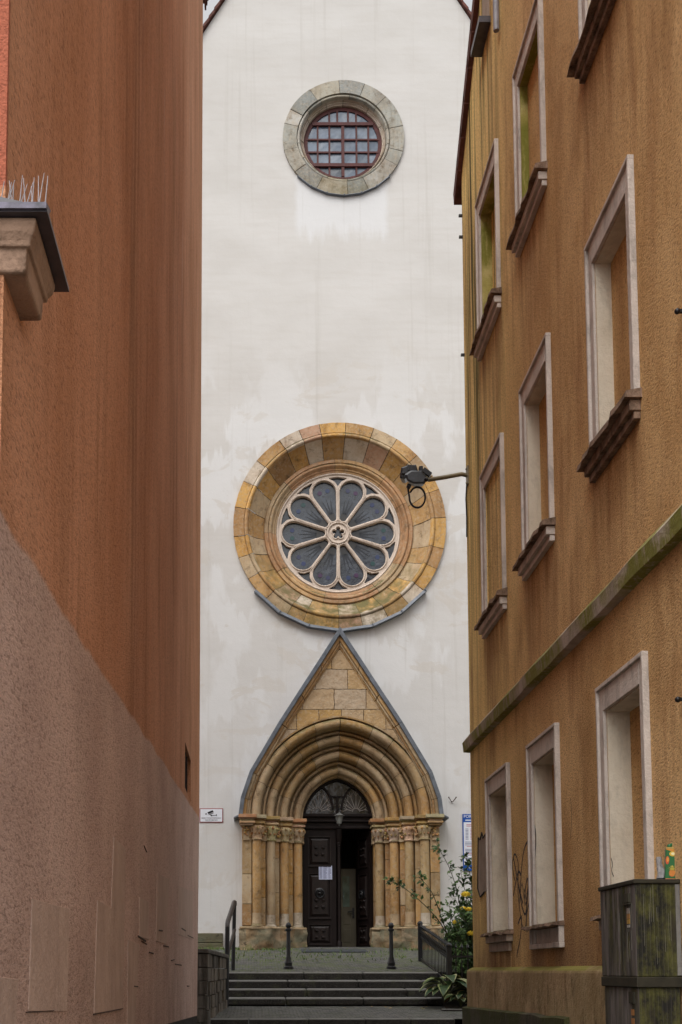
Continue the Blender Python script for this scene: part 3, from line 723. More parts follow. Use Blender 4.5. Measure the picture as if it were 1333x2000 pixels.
archivolt([(1.905, .35), (1.895, .255), (1.86, .245), (1.845, .29), (1.835, .42), (1.815, .42)]+halfround(1.725, .31, .09, 20, 200, 9)+[(1.625, .42), (1.61, .58), (1.57, .59), (1.56, .50)], 5, AV)
archivolt([(1.575, .57), (1.565, .47), (1.53, .46), (1.515, .50), (1.505, .64), (1.47, .64)]+halfround(1.38, .545, .09, 20, 200, 8)+[(1.28, .64), (1.265, .80), (1.225, .81), (1.215, .72)], 4, AV)
archivolt([(1.23, .79), (1.22, .69), (1.185, .68), (1.17, .72), (1.16, .86), (1.125, .86)]+halfround(1.03, .775, .09, 20, 200, 8)+[(.935, .86), (.93, .90), (.89, .92), (.885, 1.0), (.88, 1.2)], 4, AV)

ZB, ZC0, ZC1, ZT = 2.64, 4.76, 5.10, ZS
orders = [(2.045, .10), (1.705, .34), (1.365, .58), (1.025, .83)]
for s in (-1, 1):
    # stepped piers between the shafts, coursed
    mb = MB()
    for (a0, a1, d0) in ((2.17, 2.40, 0.), (1.83, 2.17, .13), (1.49, 1.83, .37), (1.15, 1.49, .61), (.90, 1.15, .85)):
        z = ZB+.03
        while z < ZT-.06:
            h = min(random.uniform(.5, .95), ZT-.05-z)
            if ZT-.05-z-h < .25: h = ZT-.05-z
            v = random.uniform(.85, 1.12); k = random.choice([OC2, TAN, BRN, (.40, .28, .15), OCH])
            x0, x1 = sorted((PC+s*a0, PC+s*a1)); j = random.uniform(-.006, .006)
            mb.box(x0, x1, PY0+d0+j, PY0+1.25, z+.004, z+h-.004, tuple(q*v for q in k)); z += h
    mb.build('jamb_pier', M['stone'], portal, smooth=0, bevel=.010)
    for k, (a, d) in enumerate(orders):
        cx, cy = PC+s*a, PY0+d
        mb = MB(); zj = ZB+.12+random.choice([.18, .22, .26]); v = random.uniform(.9, 1.1)
        low = (.50, .44, .36) if (s < 0 and k > 0) or (s > 0 and k in (0, 3)) else tuple(q*v for q in TAN)
        mb.lathe([(.135, 0), (.15, .03), (.135, .06), (.12, .07), (.128, .095), (.12, .12), (.118, .13), (.118, zj-ZB)], (cx, cy-.04, ZB), 18, low)
        mb.lathe([(.113, zj-ZB-.001), (.115, zj-ZB+.006), (.115, 1.2), (.113, ZC0-ZB+.02)], (cx, cy-.04, ZB), 18, tuple(q*v for q in random.choice([OC2, TAN, (.42, .30, .155)])))
        mb.build('shaft', M['stone'], portal, smooth=50)
        mb = MB(); ph = random.uniform(0, 1)
        mod = lambda an, z: 1+.10*math.cos(7*an+ph)*min(1, max(0, (z-.06)/.1))
        mb.lathe([(.13, -.01), (.145, .012), (.13, .035), (.118, .045), (.125, .10), (.145, .17), (.18, .25), (.19, .30), (.175, .33), (.165, .345)], (cx, cy-.04, ZC0), 42, tuple(q*random.uniform(.85, 1.1) for q in TAN), mod=mod)
        for i in range(9):
            an = 2*math.pi*i/9+ph
            mb.ball((cx+.182*math.cos(an), cy-.04+.182*math.sin(an), ZC0+.285+.02*(i % 2)), .034, tuple(q*random.uniform(.8, 1.1) for q in OC2), sz=(1, 1, 1.2), n=6)
            mb.ball((cx+.145*math.cos(an+.3), cy-.04+.145*math.sin(an+.3), ZC0+.16), .026, tuple(q*random.uniform(.8, 1.1) for q in BRN), sz=(1, 1, 1.3), n=6)
        mb.build('capital', M['stone'], portal, smooth=60)
    mb = MB()  # leafy frieze on the piers between the capitals
    for (a, d) in ((2.30, -.02), (1.875, .12), (1.535, .36), (1.195, .60), (.93, .84)):
        x_ = PC+s*a
        mb.box(x_-.075, x_+.075, PY0+d-.03, PY0+d+.3, ZC0-.01, ZC0+.04, tuple(q*.9 for q in TAN)); mb.box(x_-.07, x_+.07, PY0+d-.02, PY0+d+.3, ZC0+.042, ZC1+.01, tuple(q*.8 for q in TAN))
        for i in range(14): mb.ball((x_+random.uniform(-.06, .06), PY0+d-.035, ZC0+.09+.25*random.random()), random.uniform(.022, .036), tuple(q*random.uniform(.75, 1.1) for q in OC2), n=6)
        mb.cut()
    mb.build_each('leaf_frieze', M['stone'], portal, smooth=50)
    mb = MB()  # impost mouldings stepping with the orders
    ed = [(2.42, -.06)]+orders
    for k, (a, d) in enumerate([(2.30, -.08)]+orders):
        aw = .155 if k else .17
        for (z0, z1, e) in ((0, .045, .005), (.047, .10, .05), (.102, .145, .01), (.147, .17, .05), (.172, .26, .085)):
            x0, x1 = sorted((PC+s*(a-aw-e), PC+s*(2.44+e*.5)))
            mb.box(x0+random.uniform(-.002, .002), x1-.003*k, PY0+d-.125-e+(.03 if k == 0 else 0), PY0+1.2+.004*k, ZC1+z0+.0015*k, ZC1+z1+.0015*k, tuple(q*random.uniform(.8, 1.1) for q in random.choice([TAN, BRN, OC2])))
    mb.build('impost', M['stone'], portal, smooth=0, bevel=.014)
    # battered rubble base following the splay
    mb = MB()
    plan = [(2.46, .45), (2.46, -.12), (2.2, -.13), (1.75, .02), (1.30, .34), (.98, .62), (.80, .70), (.80, 1.25)]
    P2 = []
    for i in range(len(plan)-1):
        n = max(1, int(math.hypot(plan[i+1][0]-plan[i][0], plan[i+1][1]-plan[i][1])/.05))
        P2 += [(plan[i][0]+(plan[i+1][0]-plan[i][0])*t/n, plan[i][1]+(plan[i+1][1]-plan[i][1])*t/n) for t in range(n)]
    P2.append(plan[-1])
    nz = 12; zz = [2.0+(ZB-.04-2.0)*i/nz for i in range(nz+1)]
    vs = []; fs = []
    for j, z in enumerate(zz):
        for (a, d) in P2:
            f_ = .09*mnoise.noise(Vector((a*3.1, d*3.1+5, z*3.3+s*7)))+.035*mnoise.noise(Vector((a*9, d*9, z*9+s)))
            bulge = .03 if j < nz-1 else 0
            vs.append((PC+s*(a+f_*.5+.0), PY0+d-bulge+f_, z))
    q = len(P2)
    for j in range(nz):
        for i in range(q-1): fs.append((j*q+i, j*q+i+1, (j+1)*q+i+1, (j+1)*q+i))
    cc = [(.30, .21, .12), (.34, .25, .16), (.27, .18, .10), (.24, .20, .13)]
    b0 = len(mb.v); mb.v += vs
    for idx, f in enumerate(fs):
        j, i = divmod(idx, q-1); row = 0 if j < 6 else 1
        mb.f.append([t+b0 for t in f]); mb.c.append(cc[int((i+row*4)/9+row*2) % 4]); mb.m.append(0)
    mb.f.append([b0+nz*q+i for i in range(q)]); mb.c.append(cc[0]); mb.m.append(0)
    mb.build('plinth', M['plinth'], portal, smooth=40)
    mb = MB()
    cap = [(a, d) for (a, d) in plan]
    mb.plate([(PC+s*a, PY0+d) for a, d in cap]+[(PC+s*2.46, PY0+1.25)], [], lambda u, v, d: (u, v, d), ZB-.05, ZB+.015, TAN)
    mb.build('plinth_moulding', M['stone'], portal, smooth=0, bevel=.028)

# ---- church door
door = thing('church_door', None, None); door.parent = church; door.location = Vector((PC, 28.3, 2.1))-church.location
DY = 28.32; dx0, dx1 = PC-.90, PC+.90
pz = lambda y: onY(663, y, DY).z
TR0, TR1 = pz(1619), pz(1590)
mb = MB()
for (z0, z1, y) in ((TR0, TR0+.07, -.06), (TR0+.07, TR0+.17, -.03), (TR0+.17, TR0+.215, -.09), (TR0+.215, TR0+.30, -.05), (TR0+.30, TR1, -.11)):
    mb.box(dx0-.05, dx1+.05, DY+y, DY+.12, z0, z1-.002)
mb.build('transom', M['wood'], door, smooth=0, bevel=.008)
mb = MB()
ao, ai = arch(.95, 20), arch(.82, 20)
mb.plate([p for p in ao if p[1] >= ZS]+[p for p in reversed(ai)], [], fnp, DY-.05-FY, DY+.1-FY)
for s in (-1, 1):     # curved glazing bars
    pts = []
    for i in range(13):
        t = i/12; a = R(8+66*t); r = .80
        pts.append((PC+s*(.10+.74*(1-math.cos(a*.78))), DY-.02, TR1+.02+.80*math.sin(a)*.92))
    for i in range(12): mb.bar(pts[i], pts[i+1], .05, .075, (0, 1, 0))
mb.bar((PC, DY-.01, TR1), (PC, DY-.01, ZS+.62), .06, .035, (0, 1, 0)); mb.bar((PC-.22, DY-.015, ZS+.63), (PC+.22, DY-.015, ZS+.63), .035, .03)
mb.build('fanlight_frame', M['wood'], door, smooth=0)
mb = MB()
for s in (-1, 1):
    c0 = (PC+s*.48, TR1+.06)
    for i in range(9):
        a = R(15+150*i/8); L_ = .30+.28*math.sin(a)**2
        p1 = (c0[0]+L_*math.cos(a), c0[1]+L_*math.sin(a))
        mb.bar((c0[0]+.09*math.cos(a), DY+.038, c0[1]+.09*math.sin(a)), (p1[0], DY+.038, p1[1]), .014, .006, (0, 1, 0))
        m_ = (c0[0]+.7*L_*math.cos(a), c0[1]+.7*L_*math.sin(a))
        for e in (-.6, .6): mb.bar((m_[0], DY+.038, m_[1]), (m_[0]+.13*math.cos(a+e), DY+.038, m_[1]+.13*math.sin(a+e)), .011, .005, (0, 1, 0))
    mb.tube([(c0[0]+.09*math.cos(R(18*i)), DY+.038, c0[1]+.09*math.sin(R(18*i))) for i in range(11)], .008, 5)
for s in (-1, 1): mb.bar((PC+s*.04, DY+.038, ZS+.2), (PC+s*.26, DY+.038, ZS+.72), .007, .006, (0, 1, 0))
mb.bar((PC-.3, DY+.038, ZS+.42), (PC+.3, DY+.038, ZS+.42), .007, .006)
mb.build('leaded_rays', m_plain('grey_came', (.30, .28, .27), .5, .2), door, smooth=0)
mb = MB(); mb.plate(arch(.9, 20), [], fnp, DY+.045-FY, DY+.05-FY); mb.build('fanlight_glass', m_glass('fanlight_glass', (.018, .016, .016), (.05, .05, .055), 5, False, .15), door, smooth=0)
SILL = 2.16
def leaf(x0, x1, flip=1, hinge=None, ang=0):
    mb = MB(); w_ = x1-x0; z0, z1 = SILL, TR0-.01
    mb.box(x0, x1, DY+.02, DY+.075, z0, z1)
    stile = .13; H = z1-z0
    zs_ = [(.03, .20), (.25, .63), (.69, .94)]
    mb.box(x0, x0+stile, DY-.012, DY+.02, z0, z1, mi=0); mb.box(x1-stile, x1, DY-.012, DY+.02, z0, z1)
    for (a, b) in ((0, .03), (.20, .25), (.63, .69), (.94, 1.)): mb.box(x0+stile+.001, x1-stile-.001, DY-.010, DY+.02, z0+a*H, z0+b*H)
    for (a, b) in zs_:
        xa, xb, za, zb = x0+stile+.01, x1-stile-.01, z0+a*H+.012, z0+b*H-.012
        for (p, q) in (((xa, za), (xb, za)), ((xb, za), (xb, zb)), ((xb, zb), (xa, zb)), ((xa, zb), (xa, za))):
            mb.bar((p[0], DY-.004, p[1]), (q[0], DY-.004, q[1]), .022, .034, (0, 1, 0), mi=1)
        mb.box(xa-.012, xb+.012, DY-.040, DY-.008, za-.035, za-.008, mi=1)
        mb.hexa([(xa+.03, DY+.018, za+.03), (xb-.03, DY+.018, za+.03), (xb-.03, DY+.018, zb-.03), (xa+.03, DY+.018, zb-.03), (xa+.09, DY-.018, za+.09), (xb-.09, DY-.018, za+.09), (xb-.09, DY-.018, zb-.09), (xa+.09, DY-.018, zb-.09)], mi=1)
        cx, cz = (xa+xb)/2, (za+zb)/2 if b-a < .3 else za+.35
        for t in range(4):
            an = R(45+90*t); mb.ball((cx+.12*math.cos(an), DY-.016, cz+.12*math.sin(an)), .05, mi=1, sz=(1, 1, .8), n=6)
            mb.bar((cx+.05*math.cos(an), DY-.026, cz+.05*math.sin(an)), (cx+.24*math.cos(an), DY-.020, cz+.24*math.sin(an)), .03, .02, (0, 1, 0), mi=1)
    o = mb.build('door_leaf', [M['wood'], M['woodhi']], door, smooth=30)
    kx, kz = (x0+x1)/2, z0+.46*H
    k2 = MB(); k2.lathe([(.005, -.03), (.10, -.02), (.13, 0.0), (.11, .012), (.02, .014)], (0, 0, 0), 20)
    k2.v = [(kx+v[0], DY-.035-(-v[2]) * -1 if False else DY-.02-v[2], kz+v[1]) for v in k2.v]
    k2.tube([(kx+.10*math.sin(R(20*i)), DY-.075, kz-.015-.10*math.cos(R(20*i))) for i in range(18)], .016, 6, closed=True)
    k2.ball((kx, DY-.06, kz+.06), .04); k2.ball((kx, DY-.05, kz-.01), .05, sz=(1, 1, .8))
    kn = k2.build('door_knocker', M['black'], door, smooth=60)
    if ang:
        for ob in (o, kn):
            T = Matrix.Translation(Vector((hinge[0], hinge[1], 0))); Rm = Matrix.Rotation(ang, 4, 'Z')
            W = Matrix.Translation(church.location+door.location)
            ob.data.transform(W.inverted() @ T @ Rm @ T.inverted() @ W)
    return o
xm = onY(657, 1700, DY).x; xr = onY(668, 1700, DY).x
leaf(dx0+.03, xm)
leaf(xr+.0, dx1-.03, -1, (dx1-.05, DY+.04), R(-68))
mb = MB(); xa = (xm+xr)/2
mb.lathe([(.065, 0), (.065, .14), (.05, .16), (.045, .2), (.042, 2.55), (.06, 2.57), (.05, 2.60), (.068, 2.63), (.055, 2.66), (.08, 2.70), (.08, TR0-SILL-.01)], (xa, DY-.02, SILL), 14)
mb.build('centre_post', M['wood'], door, smooth=40)
mb = MB(); mb.box(dx0-.03, dx1+.03, DY-.12, DY+.2, 2.05, SILL-.004); mb.build('threshold', M['plinth'], door, smooth=0, bevel=.01)
# vestibule behind the opening, with its pale inner door
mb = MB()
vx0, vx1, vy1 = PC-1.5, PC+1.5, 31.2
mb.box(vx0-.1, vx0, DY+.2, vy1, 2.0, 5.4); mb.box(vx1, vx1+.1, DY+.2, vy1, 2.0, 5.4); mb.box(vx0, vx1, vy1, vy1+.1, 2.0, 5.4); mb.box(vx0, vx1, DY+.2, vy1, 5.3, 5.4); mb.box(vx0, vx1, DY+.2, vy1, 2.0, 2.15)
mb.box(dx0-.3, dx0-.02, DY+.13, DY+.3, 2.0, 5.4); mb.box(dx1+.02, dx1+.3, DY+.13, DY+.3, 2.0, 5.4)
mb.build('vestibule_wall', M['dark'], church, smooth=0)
IY = 29.4
ia, ib = onY(664, 1800, IY).x, onY(697, 1800, IY).x
mb = MB()
mb.box(ia, ib, IY, IY+.05, 2.17, 4.25)
mb.box(ib+.004, ib+.12, IY-.05, IY+.10, 2.16, 4.9, mi=1)
for (a, b) in ((.16, .5), (.62, .95)): mb.box(ia+.10, ib-.16, IY-.014, IY-.002, 2.17+a, 2.17+b)
mb.build('inner_door', [M['inner'], M['wood']], door, smooth=0, bevel=.006)
mb = MB(); mb.box(ia+.08, ib-.18, IY-.012, IY-.003, 3.25, 4.05); mb.build('inner_door_glass', m_glass('inner_glass', (.03, .06, .05), (.10, .16, .14), 3, False, .1), door, smooth=0)
mb = MB(); hx = ib-.09
mb.box(hx-.025, hx+.025, IY-.02, IY-.002, 2.95, 3.22); mb.bar((hx, IY-.07, 3.14), (hx-.15, IY-.08, 3.11), .025, .03); mb.bar((hx, IY, 3.14), (hx, IY-.08, 3.14), .025, .025); mb.ball((hx, IY-.02, 3.0), .022)
mb.build('inner_door_handle', M['black'], door, smooth=40)
for o_ in (rose, rw, portal, door):
    for k in list(o_.keys()): del o_[k]

# ------------------------------------------------------------------ things on the church front
lt = thing('entrance_lantern', 'small grey metal lantern hanging in front of the church door transom', 'lantern', onY(663, 1600, 27.95))
lp = lt.location; mb = MB()
mb.lathe([(.015, .17), (.03, .165), (.035, .15), (.13, .10), (.135, .085), (.11, .08)][::-1], lp, 6); mb.lathe([(.02, -.13), (.055, -.12), (.06, -.10), (.05, -.095)], lp, 6); mb.ball((lp.x, lp.y, lp.z-.15), .022)
for i in range(6):
    a = 2*math.pi*i/6; mb.tube([(lp.x+.055*math.cos(a), lp.y+.055*math.sin(a), lp.z-.10), (lp.x+.10*math.cos(a), lp.y+.10*math.sin(a), lp.z+.085)], .007, 5)
mb.build('lantern_cage', m_plain('pewter_paint', (.13, .13, .125), .5, .2), lt, smooth=30)
mb = MB(); mb.lathe([(.048, -.095), (.092, .08)], lp, 6); mb.build('lantern_glass', m_plain('milky_glass', (.22, .23, .22), .2, .2, 8, .6), lt, smooth=0)
mb = MB(); mb.tube([(lp.x, lp.y, lp.z+.16), (lp.x, lp.y, lp.z+.24), (lp.x, lp.y+.1, lp.z+.30), (lp.x, DY-.03, lp.z+.26)], .012, 6); mb.build('lantern_arm', M['black'], lt)

a, b = onY(623, 1691, DY), onY(649, 1718, DY)
nt = thing('door_notice', 'white printed paper notice stuck on the closed church door leaf', 'notice', ((a.x+b.x)/2, DY-.03, (a.z+b.z)/2))
mb = MB(); mb.box(a.x, b.x, DY-.034, DY-.030, b.z, a.z); mb.build('sheet', M['paper'], nt, smooth=0)
mb = MB(); w_ = b.x-a.x; h_ = a.z-b.z
for i in range(11):
    for (u0, u1) in ((.06, .24), (.34, .34+random.uniform(.2, .34)), (.72, .72+random.uniform(.08, .22))):
        z = a.z-h_*(.06+.082*i); mb.box(a.x+w_*u0, a.x+w_*u1, DY-.036, DY-.0345, z-h_*.034, z)
mb.build('printed_lines', M['ink'], nt, smooth=0)

a, b = onY(390.5, 1579, FY), onY(436, 1606.5, FY); cx, cz = (a.x+b.x)/2, (a.z+b.z)/2; w_, h_ = b.x-a.x, a.z-b.z
sg = thing('camera_sign', 'small white red bordered sign with a security camera symbol', 'sign', (cx, FY, cz))
mb = MB(); mb.box(a.x, b.x, FY-.016, FY-.003, b.z, a.z); mb.build('sign_border', M['signred'], sg, smooth=0)
mb = MB(); mb.box(a.x+.018, b.x-.018, FY-.020, FY-.0165, b.z+.018, a.z-.018); mb.build('sign_face', M['white'], sg, smooth=0)
mb = MB(); fs_ = lambda u, v, d: (a.x+w_*u, FY+d, b.z+h_*v)
mb.plate([(.33, .72), (.56, .87), (.60, .74), (.37, .60)], [], fs_, -.024, -.021); mb.plate([(.38, .565), (.60, .70), (.59, .65), (.39, .53)], [], fs_, -.024, -.021); mb.plate([(.24, .62), (.29, .66), (.31, .57), (.26, .54)], [], fs_, -.024, -.021)
mb.plate([(.46, .56), (.51, .54), (.53, .50), (.70, .52), (.70, .57), (.735, .57), (.735, .46), (.70, .46), (.70, .49), (.53, .46), (.50, .43), (.47, .47)], [], fs_, -.024, -.021)
mb.build('camera_symbol', M['signblack'], sg, smooth=0)
text('OBIEKT MONITOROWANY', .052, M['signblack'], sg, (cx, FY-.0205, b.z+h_*.30), sx=.78)
text('CAŁODOBOWO', .052, M['signblack'], sg, (cx, FY-.0205, b.z+h_*.155), sx=.78)

a, b = onY(903.5, 1590, FY-.03), onY(942, 1701, FY-.03); w_, h_ = b.x-a.x, a.z-b.z; X0 = a.x
bd = thing('service_board', 'tall blue and white timetable board half hidden behind the ochre building', 'sign', (X0+w_/2, FY, b.z))
mb = MB(); mb.box(X0, b.x, FY-.04, FY-.005, b.z, a.z); mb.build('board_panel', M['blue'], bd, smooth=0, bevel=.005)
mb = MB(); mb.box(X0+.025, b.x-.025, FY-.044, FY-.0405, b.z+h_*.105, a.z-h_*.145); mb.build('board_sheet', M['white'], bd, smooth=0)
text('PORZĄDEK', .10, M['white'], bd, (X0+w_*.62, FY-.042, a.z-h_*.045))
mb = MB()
mb.box(X0+w_*.15, X0+w_*.85, FY-.0435, FY-.0412, a.z-h_*.118, a.z-h_*.100); mb.box(X0+w_*.3, X0+w_*.7, FY-.0435, FY-.0412, b.z+h_*.045, b.z+h_*.06); mb.build_each('white_printed_line', M['white'], bd, smooth=0)
mr, mk = MB(), MB()
for i in range(28):
    z = a.z-h_*(.185+.0255*i)
    if i in (2, 11, 16, 22): continue
    if i in (0, 1, 15, 20): mr.box(X0+w_*.2, X0+w_*.85, FY-.0465, FY-.0445, z-.012, z+.004)
    elif i < 12:
        mk.box(X0+w_*.15, X0+w_*.3, FY-.0465, FY-.0445, z-.011, z+.003); mr.box(X0+w_*.40, X0+w_*random.uniform(.7, .8), FY-.0465, FY-.0445, z-.011, z+.003)
    else: mk.box(X0+w_*.12, X0+w_*random.uniform(.75, .9), FY-.0465, FY-.0445, z-.011, z+.003)
mr.build_each('red_printed_line', M['textred'], bd, smooth=0); mk.build_each('blue_printed_line', M['textblue'], bd, smooth=0)

p = onY(883, 1562, FY)
hk = thing('wall_bracket', 'small rusty forked bracket on the white wall above the blue board', 'bracket', p)
mb = MB()
for s in (-1, 1):
    mb.tube([(p.x, FY+.01, p.z-.05), (p.x+s*.02, FY-.05, p.z-.05), (p.x+s*.09, FY-.09, p.z+.04)], .011, 6); mb.ball((p.x+s*.09, FY-.09, p.z+.045), .018)
mb.build('fork', m_plain('rusty_iron', (.08, .055, .04), .7, .3, 20), hk)

# ------------------------------------------------------------------ left building
LX = -.86; NY = 3.70
lb = thing('brown_building', 'tall brown roughcast building with a taupe painted base and one tiny dark window', 'building', (LX, 11, .8))
A_ = onX(362, 1455, LX); B_ = onX(373, 1568, LX)
hole = [(A_.y, B_.z), (B_.y, B_.z), (B_.y, A_.z+.04), (A_.y, A_.z+.04)]
mb = MB()
mb.plate([(NY, -1.5), (17.15, -1.5), (17.45, 1.6), (17.85, 4.2), (18.0, 18.3), (NY, 18.3)], [hole], lambda u, v, d: (d, u, v), LX, LX-9)
mb.build('wall', M['left'], lb, smooth=0)
wd = thing('window_recess', None, None); wd.parent = lb; wd.location = Vector((LX, (A_.y+B_.y)/2, A_.z-.3))-lb.location
mb = MB(); mb.box(LX-.10, LX-.06, A_.y-.01, B_.y+.01, B_.z-.01, A_.z+.05); mb.build('pane', M['signblack'], wd, smooth=0)
mb = MB()
for y in (A_.y+.35, A_.y+.7, A_.y+1.0): mb.tube([(LX-.04, y, B_.z), (LX-.04, y, A_.z+.04)], .012, 6)
mb.build_each('iron_bar', M['black'], wd)
for k in list(wd.keys()): del wd[k]
mb = MB()
mb.hexa([(LX+.07, NY-.3, 18.30), (LX+.07, 18.22, 18.30), (LX-9.3, 18.22, 18.30), (LX-9.3, NY-.3, 18.30), (LX+.07, NY-.3, 18.42), (LX+.07, 18.22, 18.42), (LX-4.5, 17, 20.6), (LX-4.5, NY+1, 20.6)])  # roof out of view, shaped low so more light reaches the alley
mb.hexa([(LX-4.5, NY+1, 18.43), (LX-4.5, 17, 18.43), (LX-9.2, 18.1, 18.43), (LX-9.2, NY-.2, 18.43), (LX-4.5, NY+1, 20.6), (LX-4.5, 17, 20.6), (LX-9.3, 18.2, 18.5), (LX-9.3, NY-.3, 18.5)])
for i in range(3): mb.box(LX+.02+.02*i, LX+.05+.02*i, 18.02, 18.2-.04*i, 18.16+.05*i, 18.32)
mb.build('roof', M['tile'], lb, smooth=0)
mb = MB()   # plaster repairs near the ground
for q in ([(62, 1755), (135, 1775), (130, 1975), (55, 1975)], [(190, 1757), (217, 1773), (222, 1635), (245, 1657), (240, 1970), (183, 1980)], [(250, 1835), (272, 1845), (262, 2010), (248, 2010)],
          [(272, 1752), (290, 1762), (290, 1835), (272, 1830)], [(307, 1705), (330, 1717), (325, 1845), (305, 1838)], [(349, 1730), (378, 1742), (376, 1835), (348, 1825)], [(-6, 1907), (35, 1912), (28, 2030), (-6, 2030)]):
    pp = [onX(*p, LX) for p in q]
    mb.plate([(p.y, p.z) for p in pp], [], lambda u, v, d: (d, u, v), LX+.004, LX-.02)
mb.build_each('plaster_patch', M['patch'], lb, smooth=0, bevel=.003)
mb = MB()
for (x0, y0, x1, y1, t) in ((270, 1828, 285, 1838, .05), (310, 1817, 318, 1818, .05), (355, 1813, 363, 1818, .06), (367, 1827, 378, 1832, .05), (292, 1860, 300, 1862, .04), (320, 1847, 330, 1849, .04), (343, 1883, 355, 1885, .04), (335, 1876, 341, 1874, .04),
                            (52, 1977, 105, 1974, .014), (183, 1981, 240, 1970, .025), (277, 1838, 287, 1844, .03), (262, 1926, 270, 1927, .03), (366, 1926, 370, 1926, .05), (282, 1652, 287, 1664, .03)):
    p, q = onX(x0, y0, LX+.003), onX(x1, y1, LX+.003); mb.bar(p, q, .008, t*.3, (0, 0, 1))
mb.build_each('wall_gouge', m_plain('raw_plaster_gouge', (.07, .045, .035), .9, .3), lb, smooth=0, bevel=.004)
# cornice of the front returning round the corner
cn = thing('cornice', None, None); cn.parent = lb; cn.location = Vector((LX, NY, 4.3))-lb.location
QX = -.70
fa, fb = onX(92, 398, QX), onX(140, 553, QX)
zt = fa.z; y0, y1 = fa.y, fb.y-.06
mb = MB()
levels = [(0.00, -.02, .03), (-.10, -.035, 0.), (-.17, -.06, 0.), (-.20, -.085, 0.), (-.26, -.09, 0.)]
zc = zt-.03
secs = [(zc, .118), (zc-.02, .118), (zc-.045, .112), (zc-.07, .098), (zc-.088, .094), (zc-.089, .082), (zc-.165, .078), (zc-.172, .070)]
yf = y0+.025
vs = []; fs = []
for (z, p_) in secs:
    vs += [(-3.0, yf+(.118-p_), z), (LX+p_, yf+(.118-p_), z), (LX+p_, y1-.05-(.118-p_), z), (LX-.02, y1-.05-(.118-p_), z)]
for i in range(len(secs)-1):
    for j in range(3): fs.append((4*i+j, 4*i+j+1, 4*(i+1)+j+1, 4*(i+1)+j))
fs.append((0, 1, 2, 3)); n_ = 4*(len(secs)-1); fs.append((n_, n_+1, n_+2, n_+3))
mb.add(vs, fs); 

mb.build('moulding', M['ledge'], cn, smooth=0, bevel=.006)
mb = MB()
mb.hexa([(-3, y0-.01, zt-.022), (QX, y0-.01, zt-.022), (QX, y0+.03, zt-.021), (-3, y0+.03, zt-.021), (-3, y0-.01, zt), (QX, y0-.01, zt), (QX, NY, zt+.03), (-3, NY, zt+.03)], mi=1)
mb.hexa([(LX-.04, y0+.0, zt-.028), (QX+.002, y0+.0, zt-.028), (QX+.002, y1, zt-.028), (LX-.04, y1, zt-.028), (LX-.04, y0+.0, zt+.035), (QX+.002, y0+.0, zt-.012), (QX+.002, y1, zt-.012), (LX-.04, y1, zt+.035)])
mb.build('tin_cover', [M['metal'], M['tinedge']], cn, smooth=0)
for k in list(cn.keys()): del cn[k]
bs = thing('bird_spikes', 'row of clear plastic bird spikes standing on the tin cornice cover', 'bird spikes', (-.8, 3.8, zt))
mb = MB(); mb.box(-1.6, QX-.06, y0+.03, y0+.055, zt+.0, zt+.014); mb.build('spike_strip', M['spike'], bs, smooth=0)
mb = MB()
for i in range(44):
    x = -.715-.022*i; b_ = Vector((x, y0+.042, zt+.012))
    for k in range(2): mb.tube([b_, b_+Vector((random.uniform(-.03, .035), random.uniform(-.03, .02), random.uniform(.07, .125)))], [.0026, .0012], 4)
mb.build('spikes', M['spike'], bs)
mb = MB(); mb.box(-1.2, LX-.018, NY-.02, NY+.03, .5, 4.15); mb.build('corner_pilaster', M['patch'], lb, smooth=0, bevel=.006)

# ------------------------------------------------------------------ right building
RX = 2.87; CY = 14.70
rb = thing('ochre_building', 'stained ochre roughcast building with three storeys of bricked-up windows and mossy string course', 'building', (RX, 9, 1.0))
cols_y = [(12.43, 13.60), (10.40, 11.52), (8.02, 9.14)]
wins = []     # y0, y1, z0(sill), z1(head), recess, kind
for (a, b) in cols_y: wins.append([a, b, 2.05, 3.91, .185, 'g'])
for i, (a, b) in enumerate(cols_y): wins.append([a, b, 5.88, 7.73, (.012, .13, .13)[i], 'f'])
for i, (a, b) in enumerate(cols_y): wins.append([a, b, 9.45, 11.30, (.13, .08, .13)[i], 's'])
fT, fS = .21, .13
mb = MB(); holes = []
for w_ in wins: holes.append([(w_[0]+fS, w_[2]), (w_[1]-fS, w_[2]), (w_[1]-fS, w_[3]-fT), (w_[0]+fS, w_[3]-fT)])
SY = 3.2
mb.plate([(SY, -1.5), (CY+.02, -1.5), (CY+.02, 4.0), (CY-.02, 12.55), ((CY+SY)/2, 12.55+(CY-SY)/2), (SY, 12.55)], holes, lambda u, v, d: (d, u, v), RX, RX+.35)
mb.box(RX+.35, RX+8, CY-.3, CY+.0, -1.5, 12.4); mb.box(RX+.35, RX+8, SY+.01, SY+.3, -1.5, 12.4)
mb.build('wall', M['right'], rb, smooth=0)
mb = MB()
d_ = (CY-SY)/2
for (ya, yb) in ((CY+.20, CY-d_), (SY-.36, SY+d_)):
    za, zb = 12.42, 12.55+d_+.14
    mb.hexa([(RX-.02, ya, za-.14), (RX+8, ya, za-.14), (RX+8, yb, zb-.14), (RX-.02, yb, zb-.14), (RX-.02, ya, za), (RX+8, ya, za), (RX+8, yb, zb), (RX-.02, yb, zb)])
mb.build('roof', M['studio'], rb, smooth=0)
mb = MB()
for i in range(22):
    t = i*.27; z = 12.42+t; y = CY+.22-t
    mb.hexa([(RX-.065, y, z-.16), (RX+.1, y, z-.16), (RX+.1, y-.30, z+.12), (RX-.065, y-.30, z+.12), (RX-.065, y+.04, z+.03), (RX+.1, y+.04, z+.03), (RX+.1, y-.27, z+.33), (RX-.065, y-.27, z+.33)])
mb.build('verge_tiles', M['tile'], rb, smooth=0)

